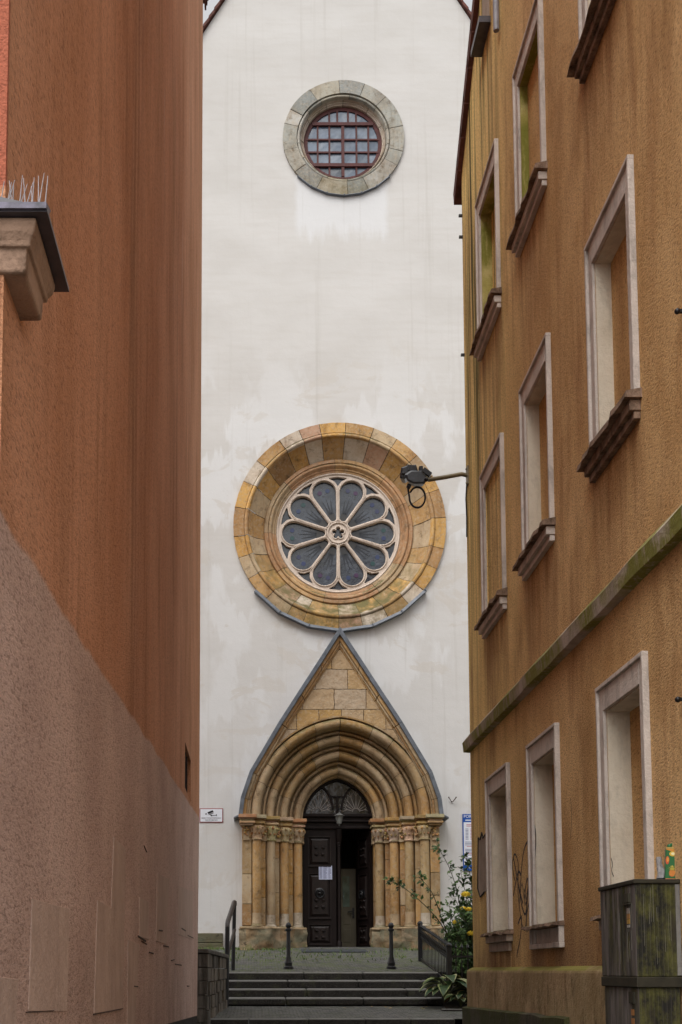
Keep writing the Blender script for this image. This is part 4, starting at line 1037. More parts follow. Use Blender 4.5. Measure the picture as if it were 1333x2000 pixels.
for wi, (y0, y1, z0, z1, rec, kd) in enumerate(wins):
    wn_ = thing('bricked_up_window', None, None); wn_.parent = rb; wn_.location = Vector((RX, (y0+y1)/2, z0))-rb.location
    for k in list(wn_.keys()): del wn_[k]
    mb = MB(); a0, a1, h0 = y0+fS, y1-fS, z1-fT      # reveals and fill
    zb_ = z0-.02
    mossy = (kd == 's' and wi % 3 in (0, 1))
    rvm = M['mossy'] if mossy else M['reveal']
    if rec > .05:
        mb.box(RX+.001, RX+rec, a1-.012, a1+.012, zb_, h0); mb.box(RX+.001, RX+rec, a0-.012, a0+.012, zb_, h0); mb.box(RX+.001, RX+rec, a0+.012, a1-.012, h0-.012, h0+.012)
        mb.build('reveal', rvm, wn_, smooth=0)
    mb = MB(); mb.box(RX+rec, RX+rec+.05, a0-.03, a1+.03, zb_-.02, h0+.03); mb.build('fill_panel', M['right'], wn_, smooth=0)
    mb = MB(); t = -.028; zf0 = 1.86 if (kd == 'g' and wi == 1) else z0
    j = lambda: random.uniform(-.004, .004)
    mb.box(RX+t+j(), RX+.0, y0+.03, a0, zf0, z1-.03); mb.box(RX+t+j(), RX+.0, a1, y1-.03, zf0, z1-.03); mb.box(RX+t-.002, RX+.0, a0, a1, h0, z1-.03)
    mb.box(RX-.05, RX, y0, y0+.03, zf0, z1); mb.box(RX-.05, RX, y1-.03, y1, zf0, z1); mb.box(RX-.052, RX, y0-.002, y1+.002, z1-.03, z1+.004)
    if wi == 1: mb.box(RX-.014, RX, a0, a1, 1.861, z0-.046); mb.box(RX-.05, RX, y0-.01, y1+.01, 1.81, 1.86)
    mb.build('window_frame', M['trim'], wn_, smooth=0, bevel=.005)
    # sill slab with a broken, jagged front and apron
    mb = MB(); n = 12; pr = .13 if kd != 'g' else .12
    if kd == 'g': sa, sb, th = y0-.02, y1+.07, .045
    else: sa, sb, th = y0-.03, y1+.10, .065
    vs = []; fs = []
    for i in range(n+1):
        y = sa+(sb-sa)*i/n; e = random.uniform(-.018, .012) if 0 < i < n else 0; f_ = random.uniform(-.015, .015)
        vs += [(RX+rec*.98, y, z0-th), (RX-pr+e, y, z0-th+f_), (RX-pr+e+.01, y, z0-.015+f_*.7), (RX+rec*.98, y, z0+.035)]
    for i in range(n):
        for q in range(4): fs.append((4*i+q, 4*i+(q+1) % 4, 4*(i+1)+(q+1) % 4, 4*(i+1)+q))
    fs += [(0, 1, 2, 3), (4*n+3, 4*n+2, 4*n+1, 4*n)]
    mb.add(vs, fs)
    mb.build('sill', M['sill'], wn_, smooth=0)
    if wi != 1:
        mb = MB()
        if kd == 'g': mb.box(RX-.075, RX, y0+.02, y1-.02, z0-.13, z0-th-.003); mb.box(RX-.035, RX, y0+.1, y1-.03, z0-.235, z0-.132)
        else: mb.box(RX-.085, RX, y0-.0, y1+.03, z0-.15, z0-th-.003); mb.box(RX-.05, RX, y0+.01, y1+.01, z0-.21, z0-.152)
        mb.build('apron', M['sill'] if kd != 'g' and wi % 3 == 2 else M['greypatch'] if kd == 'g' else M['trim'], wn_, smooth=0, bevel=.006)
# attic opening's dark sill and a grey pipe high up
p, q = onX(957, 35, RX), onX(945, 70, RX)
mb = MB(); mb.box(RX-.14, RX, p.y-.05, q.y+.12, 13.02, 13.10); mb.box(RX-.012, RX+.0, p.y, q.y, 13.10, 13.9, mi=1); mb.build('attic_sill', [M['metal'], M['greypatch']], rb, smooth=0)
mb = MB(); p = onX(969, 60, RX-.05); mb.tube([(RX-.045, p.y, p.z), (RX-.045, p.y, p.z+2.5)], .035, 8); mb.build('vent_pipe', m_plain('zinc_pipe', (.23, .22, .24), .5, .2), rb)
# string course
mb = MB(); n = 60; vs = []; fs = []
for i in range(n+1):
    y = SY+.2+(CY+.045-SY-.2)*i/n
    w1 = .012*mnoise.noise(Vector((y*1.1, 0, 0)))+.006*mnoise.noise(Vector((y*4, 3, 0))); w2 = .014*mnoise.noise(Vector((y*1.3, 9, 0)))
    vs += [(RX, y, 4.47), (RX-.085+w1, y, 4.475+w2), (RX-.10+w1, y, 4.60+w2), (RX, y, 4.72+w2)]
for i in range(n):
    for k in range(3): fs.append((4*i+k, 4*i+k+1, 4*i+k+5, 4*i+k+4))
fs += [(0, 1, 2, 3), (4*n+3, 4*n+2, 4*n+1, 4*n)]
mb.add(vs, fs); mb.build('string_course', M['course'], rb, smooth=20)
# plinth and its mossy footing
mb = MB()
PS = 8.1
mb.hexa([(RX-.085, PS, -1), (RX-.085, CY+.10, -1), (RX+.05, CY+.10, -1), (RX+.05, PS, -1), (RX-.08, PS, 1.60), (RX-.08, CY+.09, 1.60), (RX+.05, CY+.09, 1.66), (RX+.05, PS, 1.66)])
mb.build('plinth', M['base'], rb, smooth=0, bevel=.025)
mb = MB(); n = 24; vs = []
for i in range(n+1):
    y = 10.0+(CY+.16-10)*i/n; e = .02*mnoise.noise(Vector((y*2, 1, 1)))
    vs += [(RX-.135+e, y, -.5), (RX-.13+e, y, 1.17-.012*(y-10)+e), (RX-.05, y, 1.20-.012*(y-10)+e)]
mb.add(vs, [(3*i+k, 3*i+k+1, 3*i+k+4, 3*i+k+3) for i in range(n) for k in range(2)]+[(0, 1, 2), (3*n+2, 3*n+1, 3*n)])
mb.build('footing', M['footing'], rb, smooth=20)
# bare render patch by the corner, with a lifted edge
pp = [onX(*p, RX) for p in ((936, 1636), (940, 1640), (943, 1626), (945, 1637), (951, 1628), (958, 1636), (958, 1735), (948, 1742), (940, 1752), (935, 1735))]
mb = MB(); mb.plate([(p.y, p.z) for p in pp], [], lambda u, v, d: (d, u, v), RX-.006, RX+.02); mb.build('bare_render_patch', M['greypatch'], rb, smooth=0)
mb = MB()
for i in (0, 1, 2, 3, 7, 8, 9): mb.bar(Vector((RX-.01, pp[i].y, pp[i].z)), Vector((RX-.01, pp[(i+1) % len(pp)].y, pp[(i+1) % len(pp)].z)), .012, .014, (1, 0, 0))
mb.build('crack_edge', M['dark'], rb, smooth=0)
# graffiti scrawl and drips of the same paint
mb = MB()
def scrawl(pts, wd=.03):
    P_ = [onX(*p, RX-.0015) for p in pts]
    S_ = []
    for i in range(len(P_)-1):
        for k in range(4):
            t = k/4; p0, p1, p2, p3 = P_[max(i-1, 0)], P_[i], P_[i+1], P_[min(i+2, len(P_)-1)]
            S_.append(.5*((2*p1)+(-p0+p2)*t+(2*p0-5*p1+4*p2-p3)*t*t+(-p0+3*p1-3*p2+p3)*t**3))
    S_.append(P_[-1]); vs = []
    for i, p in enumerate(S_):
        t = (S_[min(i+1, len(S_)-1)]-S_[max(i-1, 0)]).normalized(); n = Vector((0, -t.z, t.y))
        vs += [p+n*wd/2, p-n*wd/2]
    mb.add(vs, [(2*i, 2*i+1, 2*i+3, 2*i+2) for i in range(len(S_)-1)])
scrawl([(1003, 1675), (1008, 1700), (1014, 1735), (1020, 1770), (1027, 1785), (1032, 1740), (1038, 1690), (1040, 1650), (1030, 1645), (1022, 1670), (1018, 1710)])
scrawl([(1045, 1690), (1047, 1640), (1044, 1610), (1038, 1615), (1036, 1650), (1041, 1690), (1039, 1740), (1030, 1780), (1028, 1820)])
scrawl([(1003, 1750), (1012, 1705), (1018, 1712), (1016, 1740), (1022, 1765)]); scrawl([(1024, 1760), (1030, 1715), (1034, 1740), (1040, 1722)])
scrawl([(1012, 1805), (1019, 1790), (1017, 1830), (1011, 1860), (1010, 1870)]); scrawl([(1031, 1820), (1034, 1812), (1038, 1822), (1042, 1812), (1046, 1820)], .016)
scrawl([(1006, 1720), (1001, 1690), (1006, 1668), (1013, 1690), (1012, 1740), (1019, 1800), (1026, 1815), (1029, 1770), (1024, 1735)], .024)
scrawl([(1036, 1700), (1043, 1672), (1046, 1705), (1040, 1760), (1034, 1800), (1040, 1832)], .022); scrawl([(1014, 1770), (1020, 1725), (1026, 1768), (1033, 1728), (1037, 1775)], .022)
scrawl([(1115, 1560), (1117, 1600), (1114, 1640)], .010); scrawl([(1194, 1676), (1197, 1688), (1195, 1700), (1199, 1712)], .012)
mb.build_each('graffiti', M['graf'], rb, smooth=0, normals=False)
mb = MB()
for (x, y) in ((1338, 608), (1339, 1366)): p = onX(x, y, RX); mb.bar((RX+.01, p.y, p.z), (RX-.05, p.y, p.z), .022, .022); mb.ball((RX-.05, p.y, p.z), .02); mb.cut()
for (x, y) in ((905, 460), (909, 690), (905, 416)): p = onX(x, y, RX); mb.bar((RX+.01, CY-.04, p.z), (RX-.05, CY-.04, p.z), .03, .03); mb.cut()
mb.build_each('wall_stud', M['black'], rb, smooth=40)

# ------------------------------------------------------------------ floodlight on its arm
AY = 14.55
an = onX(918, 929, RX); W_ = lambda x, y: onY(x, y, AY)
fl = thing('floodlight', 'black twin floodlight on a bent arm fixed to the ochre corner', 'floodlight', W_(918, 929))
mb = MB(); p = W_(918, 929); wx = RX
mb.box(wx-.02, wx, AY-.05, AY+.05, p.z-.13, p.z+.12)
for z in (-.1, .09): mb.ball((wx-.02, AY, p.z+z), .016)
mb.build('wall_plate', M['steel'], fl, smooth=0)
mb = MB(); pts = [Vector((wx, AY, p.z)), W_(902, 926), W_(870, 932), W_(838, 937), W_(829, 931), W_(826, 922)]
mb.tube(pts, .028, 10); mb.build('arm', M['steel'], fl, smooth=60)
def lampbox(pts_f, depth, shift):
    mb = MB(); f = [W_(*q)+Vector((0, shift, 0)) for q in pts_f]; n = len(f)
    c = sum(f, Vector())/n; bk = [c+(q-c)*.72+Vector((.03, depth, .02)) for q in f]
    mb.add(f+bk, [tuple(range(n)), tuple(range(2*n-1, n-1, -1))]+[(i, (i+1) % n, n+(i+1) % n, n+i) for i in range(n)])
    ins = [c+(q-c)*.8+Vector((0, -.012, 0)) for q in f]
    mb.add(ins+f, [tuple(range(n))]+[(i, (i+1) % n, n+(i+1) % n, n+i) for i in range(n)])
    return mb
mb = lampbox([(782, 930), (785, 910), (796, 906), (814, 904), (818, 916), (815, 925), (800, 925), (791, 933)], .24, .05)
for i in range(4): a = W_(799+4.2*i, 910+.6*i); mb.bar(a+Vector((0, .03, .035)), a+Vector((0, .03, -.05)), .008, .03)
mb.build('lamp_housing', m_plain('weathered_black_housing', (.018, .021, .028), .3, .5, 12, .6), fl, smooth=20, bevel=.01)
mb = lampbox([(789, 933), (800, 925), (823, 925), (834, 941), (828, 950), (806, 950), (794, 944)], .2, -.09); mb.build('lamp_housing', m_plain('scuffed_black_housing', (.03, .035, .045), .35, .4, 14, .6), fl, smooth=20, bevel=.012)
mb = MB(); mb.bar(W_(786, 931), W_(832, 926), .05, .04); mb.bar(W_(826, 918), W_(841, 929), .07, .07); mb.bar(W_(822, 912), W_(823, 926), .08, .05); mb.ball(W_(786, 932)+Vector((0, -.1, 0)), .025); mb.ball(W_(831, 943)+Vector((0, -.1, 0)), .03); mb.bar(W_(795, 948), W_(803, 951), .05, .05); mb.build('yoke', M['black'], fl, smooth=30, bevel=.006)
mb = MB(); cab = [W_(797, 949), W_(798, 960), W_(800, 970)]+[W_(815.5+15.5*math.cos(R(a)), 971.5-20*math.sin(R(a))) for a in range(176, 176+345, 12)]
mb.tube(cab, .014, 6); mb.build('cable_loop', M['black'], fl, smooth=60)
mb = MB(); mb.tube([Vector((wx-.02, AY, p.z-.12)), Vector((wx-.03, AY+.02, p.z-.3)), Vector((wx-.015, AY+.06, p.z-.55)), Vector((wx-.01, AY+.11, p.z-.8))], .01, 6); mb.build('feed_cable', M['black'], fl, smooth=60)

# ------------------------------------------------------------------ low stone wall, rails, bollards
lw = thing('low_stone_wall', 'low dark rubble wall with coping slab beside the steps', 'wall', (-.7, 19, .9))
Wa, Wb = onY(404, 1990, 17.75), onY(443, 1963, 20.6); Wa.z = Wb.z = 0
zt0, zt1 = onY(400, 1862, 17.75).z, onY(442, 1872, 20.6).z
dv = (Wb-Wa); ln = dv.length; dv.normalize(); nr = Vector((dv.y, -dv.x, 0))
mb = MB(); rows = 5
for r in range(rows):
    s_ = 0
    while s_ < ln:
        L_ = random.uniform(.10, .42)
        for (za, zb) in ((r/rows, (r+1)/rows),):
            p0, p1 = Wa+dv*(s_+.006), Wa+dv*min(s_+L_-.006, ln); j = random.uniform(-.03, .02)
            g0, g1 = gz(p0.y)-.05, gz(p1.y)-.05; h0 = zt0+(zt1-zt0)*(s_/ln)
            q = [g0+(h0-g0)*za+.005, g0+(h0-g0)*zb-.008]
            f0, f1 = p0+nr*j, p1+nr*j; b0, b1 = p0-nr*.5, p1-nr*.5
            k = random.choice([(.15, .125, .10), (.11, .095, .08), (.19, .16, .13), (.085, .075, .065)])
            mb.hexa([(f0.x, f0.y, q[0]), (f1.x, f1.y, q[0]), (b1.x, b1.y, q[0]), (b0.x, b0.y, q[0]), (f0.x, f0.y, q[1]), (f1.x, f1.y, q[1]), (b1.x, b1.y, q[1]), (b0.x, b0.y, q[1])], k)
        s_ += L_
    mb.box(Wa.x-.75, Wa.x+.004, Wa.y-.03+random.uniform(0, .02), Wa.y+.02, gz(Wa.y)+(zt0-gz(Wa.y))*r/rows+.005, gz(Wa.y)+(zt0-gz(Wa.y))*(r+1)/rows-.01, (.075, .065, .055))
mb.build('stonework', M['rubble'], lw, smooth=0, bevel=.012)
mb = MB(); p0, p1 = Wa-dv*.05+nr*.04, Wb+nr*.04; b0, b1 = Wa-dv*.05-nr*.7, Wb-nr*.55
mb.hexa([(p0.x, p0.y, zt0), (p1.x, p1.y, zt1), (b1.x, b1.y, zt1+.02), (b0.x, b0.y, zt0+.02), (p0.x, p0.y, zt0+.07), (p1.x, p1.y, zt1+.07), (b1.x, b1.y, zt1+.09), (b0.x, b0.y, zt0+.09)], (.10, .09, .08))
mb.build('coping', M['rubble'], lw, smooth=0, bevel=.015)

hr = thing('handrail', 'dark brown bent steel handrail beside the low stone wall', 'handrail', onY(441, 1963, 20.75))
mb = MB(); c0 = onY(442, 1965, 20.75); c1 = onY(447, 1805, 20.75); e0 = onY(455, 1899, 22.5); e1 = onY(462, 1762, 22.5)
xa = (c0.x+c1.x)/2; xb = (e0.x+e1.x)/2
mb.tube([(xa-.02, 20.75, .9), (xa, 20.75, c1.z-.05)], .045, 10); mb.tube([(xb-.03, 22.5, FZ(22.5)-.02), (xb, 22.5, e1.z-.05)], .04, 10); mb.build_each('rail_post', M['black'], hr, smooth=60)
mb = MB(); mb.tube([(xa, 20.75, c1.z-.07), (xa, 20.77, c1.z), (xa+.005, 20.85, c1.z+.05), (xb-.005, 22.38, e1.z-.01), (xb, 22.47, e1.z), (xb, 22.5, e1.z-.07)], .045, 10); mb.build('top_rail', M['rail'], hr, smooth=60)
mb = MB(); mb.tube([(xa, 20.77, c1.z-.60), (xa+.01, 21.1, c1.z-.50), (xb-.01, 22.35, e1.z-.62), (xb, 22.5, e1.z-.55)], .035, 10); mb.build('lower_rail', M['rail'], hr, smooth=60)

BY = 22.75
def bollard(x, label):
    b = thing('bollard', label, 'bollard', (x, BY, FZ(BY)), 'black bollards on the forecourt'); p = b.location
    mb = MB(); mb.lathe([(.047, .22), (.042, .26), (.04, .76), (.045, .765)], p, 12); mb.build('shaft', M['black'], b, smooth=40)
    mb = MB(); mb.lathe([(.10, -.03), (.10, .04), (.072, .06), (.08, .12), (.062, .17), (.056, .23)], p, 8); mb.build('base', M['black'], b, smooth=20)
    mb = MB(); mb.lathe([(.045, .755), (.064, .775), (.064, .80), (.04, .815), (.04, .83), (.056, .85), (.058, .88), (.04, .92), (.016, .935)], p, 12); mb.build('cap', M['black'], b, smooth=40)
    return b
b1 = bollard(onY(564, 1890, BY).x, 'black iron bollard on the forecourt nearer the bent steel handrail')
b2 = copy_tree(b1); b2.location.x = onY(765, 1890, BY).x; b2['label'] = 'black iron bollard on the forecourt nearer the iron fence'

dm = onY(655, 1863, 27.0)
dmt = MB(); mz = FZ(26.75); dmt.hexa([(PC-1.0, 26.35, FZ(26.35)+.006), (PC+.55, 26.35, FZ(26.35)+.006), (PC+.55, 26.95, FZ(26.95)+.006), (PC-1.0, 26.95, FZ(26.95)+.006), (PC-1.0, 26.35, FZ(26.35)+.03), (PC+.55, 26.35, FZ(26.35)+.03), (PC+.55, 26.95, FZ(26.95)+.03), (PC-1.0, 26.95, FZ(26.95)+.03)])
tag(dmt.build('doormat', M['mat'], smooth=0, bevel=.01), 'dark grey rubber mat on the cobbles before the church door', 'doormat')

# ------------------------------------------------------------------ iron fence and planting on the right
FX = 3.60
fe = thing('iron_fence', 'black wrought iron fence between the steps and the rose bush', 'fence', (FX, 22, 1.2))
fz = lambda Y: .95+(Y-20.8)*.19
mb = MB()
for (y, h) in ((24.3, .78), (20.75, 1.08)):
    z = fz(y) if y < 22 else FZ(y)
    mb.box(FX-.045, FX+.045, y-.045, y+.045, z-.1, z+h); mb.ball((FX, y, z+h+.03), .06); mb.cut()
mb.box(4.2-.03, 4.2+.03, 20.70, 20.76, .85, 1.85); mb.ball((4.2, 20.73, 1.88), .05); mb.cut()
mb.build_each('fence_post', M['black'], fe, smooth=30)
def railz(y): t = (y-20.75)/(24.3-20.75); return (1.95+t*(FZ(24.3)+.66-1.95))
mb = MB()
for dz in (0, -.14, -.60): mb.bar((FX, 20.75, railz(20.75)+dz), (FX, 24.3, railz(24.3)+dz), .03, .04)
for dz in (.9, .3): mb.bar((FX, 20.73, .95+dz), (4.3, 20.73, .95+dz), .03, .035)
mb.build('rail', M['black'], fe, smooth=0)
mb = MB()
for i in range(20):
    y = 20.9+3.3*i/19; zr = railz(y); mb.bar((FX, y, zr-.72), (FX, y, zr+.08), .014, .014)
    mb.lathe([(.012, 0), (.028, .02), (.012, .06), (.002, .09)], (FX, y, zr+.08), 6)
    if i < 19: mb.tube([(FX, y+.058+.05*math.cos(R(45*k)), zr-.07+.05*math.sin(R(45*k))) for k in range(8)], .008, 5, closed=True)
for i in range(6): x = FX+.12+i*.11; mb.bar((x, 20.73, .95), (x, 20.73, 2.0), .018, .018); mb.lathe([(.012, 0), (.028, .02), (.002, .09)], (x, 20.73, 2.0), 6)
mb.build('balusters', M['black'], fe, smooth=0)

so = MB(); vs = []
for (y, z) in ((19.9, .90), (20.4, 1.02), (22, 1.35), (27.4, 2.12)): vs += [(3.40 if y < 21 else 3.64, y, z), (8, y, z)]
so.add(vs+[(3.40, 19.9, .6), (8, 19.9, .6)], [(0, 1, 3, 2), (2, 3, 5, 4), (4, 5, 7, 6), (0, 8, 9, 1)])
tag(so.build('soil_ground', M['soil'], smooth=0), kind='structure')
eg = MB(); x = 3.3
while x < 4.6: L_ = random.uniform(.3, .5); eg.box(x+.004, x+L_-.004, 19.82, 19.94, .7, .93+random.uniform(-.01, .01)); x += L_
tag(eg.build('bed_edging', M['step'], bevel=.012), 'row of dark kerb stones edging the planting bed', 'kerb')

def leaflet(mb, p, d, n, L_, W_, col):
    d = d.normalized(); s_ = d.cross(n)
    if s_.length < .01: s_ = d.cross(Vector((1, 0, .3)))
    s_.normalize(); n = s_.cross(d)
    a = p; m1 = p+d*L_*.35; m2 = p+d*L_*.7; t = p+d*L_-n*L_*.12
    mb.add([a, m1+s_*W_*.5+n*.12*W_, m2+s_*W_*.38+n*.1*W_, t, m2-s_*W_*.38+n*.1*W_, m1-s_*W_*.5+n*.12*W_, m1, m2], [(0, 1, 6), (0, 6, 5), (1, 2, 7, 6), (6, 7, 4, 5), (2, 3, 7), (7, 3, 4)], col)
def rv(s=1): return Vector((random.gauss(0, s), random.gauss(0, s), random.gauss(0, s)))
rbz = thing('rose_bush', 'straggly rose bush with yellow blooms and long arching canes beside the ochre corner', 'rose bush', (4.3, 22.4, 1.4))
ml, ms, flowers = MB(), MB(), []
def cane(pts, r0, dens=16, size=.085, fol=True):
    P_ = [Vector(p) for p in pts]; S_ = []
    for i in range(len(P_)-1):
        for k in range(6):
            t = k/6; p0, p1, p2, p3 = P_[max(i-1, 0)], P_[i], P_[i+1], P_[min(i+2, len(P_)-1)]
            S_.append(.5*((2*p1)+(-p0+p2)*t+(2*p0-5*p1+4*p2-p3)*t*t+(-p0+3*p1-3*p2+p3)*t**3))
    S_.append(P_[-1]); ms.tube(S_, [r0*(1-.75*i/len(S_)) for i in range(len(S_))], 5)
    tot = sum((S_[i+1]-S_[i]).length for i in range(len(S_)-1)); n = int(tot*dens)
    for i in range(n):
        t = random.uniform(.12, 1)*(len(S_)-1.01); k = int(t); p = S_[k].lerp(S_[k+1], t-k)
        d = (rv(1)+Vector((0, -.2, .25))).normalized(); e = p+d*random.uniform(.03, .10)
        ms.tube([p, e], .003, 4)
        v = random.random()**1.6
        for q in range(random.choice([3, 3, 5])):
            dd = (d+rv(.55)).normalized(); leaflet(ml, e+dd*.01-d*.02*q*.5, dd, Vector((0, -.5, 1))+rv(.35), size*random.uniform(.6, 1.25), size*.62*random.uniform(.8, 1.1), (min(1, v+random.uniform(-.1, .15)), 0, 0))
W2 = lambda x, y, Y: onY(x, y, Y)
root = Vector((4.25, 22.4, 1.45))
cane([W2(888, 1880, 22.4), W2(878, 1840, 22.3), W2(862, 1790, 22.2), W2(845, 1745, 22.1), W2(828, 1722, 22.0), W2(818, 1712, 22.0)], .013, 17)
cane([W2(892, 1870, 22.4), W2(868, 1815, 22.3), W2(840, 1778, 22.1), W2(800, 1742, 21.9), W2(776, 1726, 21.8), W2(762, 1722, 21.8)], .013, 15)
cane([W2(900, 1860, 22.6), W2(902, 1800, 22.6), W2(893, 1740, 22.5), W2(878, 1695, 22.4), W2(862, 1665, 22.3), W2(853, 1648, 22.3)], .013, 15)
cane([W2(905, 1860, 22.5), W2(917, 1780, 22.5), W2(922, 1730, 22.4), W2(914, 1690, 22.4), W2(912, 1676, 22.4)], .012, 22)
cane([W2(905, 1870, 22.5), W2(908, 1810, 22.4), W2(912, 1760, 22.5), W2(905, 1725, 22.5), W2(900, 1700, 22.5)], .012, 30)
for i in range(54):
    b0 = root+Vector((random.uniform(-.25, .5), random.uniform(-.7, .9), 0)); tip = W2(random.uniform(872, 945), random.uniform(1735, 1900), 22.4+random.uniform(-.9, 1.0))
    cane([b0, b0.lerp(tip, .5)+rv(.12)+Vector((0, 0, .12)), tip], .010, 26)
ml.build('foliage', M['leaf'], rbz, smooth=0, normals=False); ms.build('canes', M['stem'], rbz, smooth=40)
for (x, y, sc) in ((910, 1748, .13), (916, 1777, .10), (892, 1802, .11), (922, 1824, .13), (905, 1775, .085)):
    c = W2(x, y, 21.75); mb = MB()
    sc *= .62
    for k in range(34):
        t = k/33; a = k*2.4; th = .25+1.35*t; rr = sc*(.35+.45*t)
        d0 = Vector((math.sin(th)*math.cos(a), math.sin(th)*math.sin(a), math.cos(th)))
        up = Vector((-math.cos(th)*math.cos(a), -math.cos(th)*math.sin(a), math.sin(th)))
        leaflet(mb, c+d0*rr-up*sc*.45, up+d0*(.1+.5*t), d0, sc*.95, sc*.85, (1, 1, 1))
    mb.build('bloom', M['petal'], rbz, smooth=30, normals=False)

def hosta(loc, n, size, label):
    h = thing('hosta', label, 'plant', loc, 'hostas at the foot of the fence'); mb = MB(); mt = MB()
    for i in range(n):
        a = 2*math.pi*i/n*2.4+random.uniform(-.3, .3); el = random.uniform(.35, 1.15); L_ = size*random.uniform(.7, 1.15); Wd = L_*random.uniform(.42, .55)
        dr = Vector((math.cos(a), math.sin(a), 0)); s_ = Vector((-math.sin(a), math.cos(a), 0)); base = Vector(loc)
        st_ = base+dr*L_*.35*math.cos(el)+Vector((0, 0, L_*.75*math.sin(el))); mt.tube([base, base.lerp(st_, .5)+Vector((0, 0, .04)), st_], .006, 4)
        g_ = random.choice([(.03, .06, .02), (.02, .045, .017), (.045, .075, .025)]); ed_ = (.25, .26, .13) if random.random() < .7 else (.20, .24, .09)
        if random.random() < .12: g_ = (.20, .11, .035)
        N = 7; rows = []
        for k in range(N+1):
            t = k/N; c = st_+dr*(L_*(t-.02*t*t))*math.cos(el*.5)+Vector((0, 0, L_*(.42*t*math.sin(el)-.55*t*t)))
            w_ = Wd*.5*(math.sin(math.pi*min(1, t**.75))**.8)+.001
            rows.append([c-s_*w_+Vector((0, 0, .25*w_)), c-s_*w_*.72+Vector((0, 0, .12*w_)), c, c+s_*w_*.72+Vector((0, 0, .12*w_)), c+s_*w_+Vector((0, 0, .25*w_))])
        b = len(mb.v); mb.v += [tuple(p) for r_ in rows for p in r_]
        for k in range(N):
            for q in range(4):
                mb.f.append([b+5*k+q, b+5*k+q+1, b+5*k+q+6, b+5*k+q+5]); mb.c.append(ed_ if q in (0, 3) else g_); mb.m.append(0)
    mb.build('leaves', M['hosta'], h, smooth=40, normals=False); mt.build('stalks', M['stem'], h)
hosta((3.50, 20.55, 1.12), 30, .50, 'largest cream edged hosta spilling over the end of the steps')
hosta((3.98, 20.45, 1.05), 26, .44, 'green and cream hosta between the steps and the ochre corner')
hosta((3.68, 20.1, .95), 18, .30, 'low hosta with yellowing leaves at the bed kerb')
mb = MB()   # fallen leaves and bits of litter
for i in range(40):
    x = random.uniform(1.6, 3.9); y = random.uniform(19.2, 20.8) if i < 26 else random.uniform(18.5, 20.8)
    z = gz(y)+.012+(0.05*(y-18.3)/3); leaflet(mb, Vector((x, y, .735+(y-18.3)*(.95-.7165)/3.0+.012)), rv(1)*Vector((1, 1, .1)), Vector((0, 0, 1))+rv(.2), .07, .05, random.choice([(.42, .33, .08), (.30, .20, .06), (.5, .45, .2), (.22, .12, .05)]))
tag(mb.build('fallen_leaves', M['hosta'], smooth=0, normals=False), 'scattered yellow and brown leaves on the cobbles below the hostas', 'fallen leaves', kind='stuff')
mb = MB()
for i in range(700):
    s = random.choice([-1, -1, 1]); x = PC+s*random.uniform(1.2, 3.6) if i < 420 else random.uniform(-.7, 3.4)
    y = 27.2-abs(random.gauss(.0, .16))-max(0, .9-abs(x-PC))*.6+.05 if i < 420 else random.uniform(24, 27)
    if i < 420 and abs(x-PC) < 1.9: y = min(y, 27.3)-.15
    d = Vector((random.gauss(0, .5), random.gauss(0, .5), 1)); leaflet(mb, Vector((x, y, FZ(y))), d, Vector((0, -1, .3))+rv(.3), random.uniform(.03, .09), .02, random.choice([(.07, .12, .02), (.10, .15, .03), (.05, .085, .02), (.13, .15, .04)]))
tag(mb.build('weeds', M['hosta'], smooth=0, normals=False), 'short green weeds along the church base and between the cobbles', 'weeds', kind='stuff')

# ------------------------------------------------------------------ utility cabinet with litter on top
cbx, cby0 = 2.54, 7.55
p = onY(1240, 1717, cby0); q = onY(1326, 1722, cby0); cx0, cx1 = p.x, q.x; zt = p.z
cby1 = onX(1172, 1733, cx0).y
zm = onY(1245, 1914, cby0).z
uc = thing('utility_cabinet', 'grey algae covered utility cabinet standing against the ochre wall', 'cabinet', ((cx0+cx1)/2, (cby0+cby1)/2, .25))
mb = MB(); mb.box(cx0, cx1, cby0, cby1, zm+.02, zt-.03); mb.build('upper_body', M['cab'], uc, smooth=0, bevel=.008)
mb = MB(); mb.box(cx0+.012, cx1-.006, cby0+.012, cby1-.012, .1, zm-.05); mb.build('lower_body', M['cab'], uc, smooth=0, bevel=.008)
mb = MB(); mb.box(cx0-.012, cx1+.008, cby0-.012, cby1+.012, zt-.03, zt); mb.box(cx0-.006, cx1+.004, cby0-.006, cby1+.006, zm-.05, zm+.02); mb.build_each('trim_band', M['cablid'], uc, smooth=0, bevel=.006)
mb = MB(); mb.box(cx1-.026, cx1+.003, cby0-.004, cby0+.02, zm+.03, zt-.035); mb.build('grey_corner_strip', m_trim('grey_strip', (.17, .16, .15), (.24, .23, .21), .7), uc, smooth=0)
mb = MB()
for i in range(9): x_ = random.uniform(cx0+.03, cx1-.04); z_ = random.uniform(zm+.1, zt-.25); mb.box(x_, x_+.0012, cby0-.001, cby0+.001, z_, z_+random.uniform(.08, .35))
for i in range(14): y_ = random.uniform(cby0+.03, cby1-.05); z_ = random.uniform(zm+.1, zt-.3); mb.box(cx0-.001, cx0+.001, y_, y_+.002, z_, z_+random.uniform(.1, .4))
mb.build('scratch_marks', m_plain('pale_scratch', (.22, .21, .17), .8, .2), uc, smooth=0)
mb = MB(); ye = cby0+.28
mb.box(cx0-.006, cx0+.01, ye-.02, ye+.006, zm+.03, zt-.04); mb.box(cx0-.018, cx0, ye-.19, ye-.08, zt-.15, zt-.09, (.1, .1, .1)); mb.box(cx0-.022, cx0, ye-.20, ye-.06, zt-.165, zt-.155); mb.box(cx0+.0, cx0+.013, ye-.19, ye-.09, zm-.16, zm-.08)
mb.build('door_lock', M['cablid'], uc, smooth=0)
mb = MB()
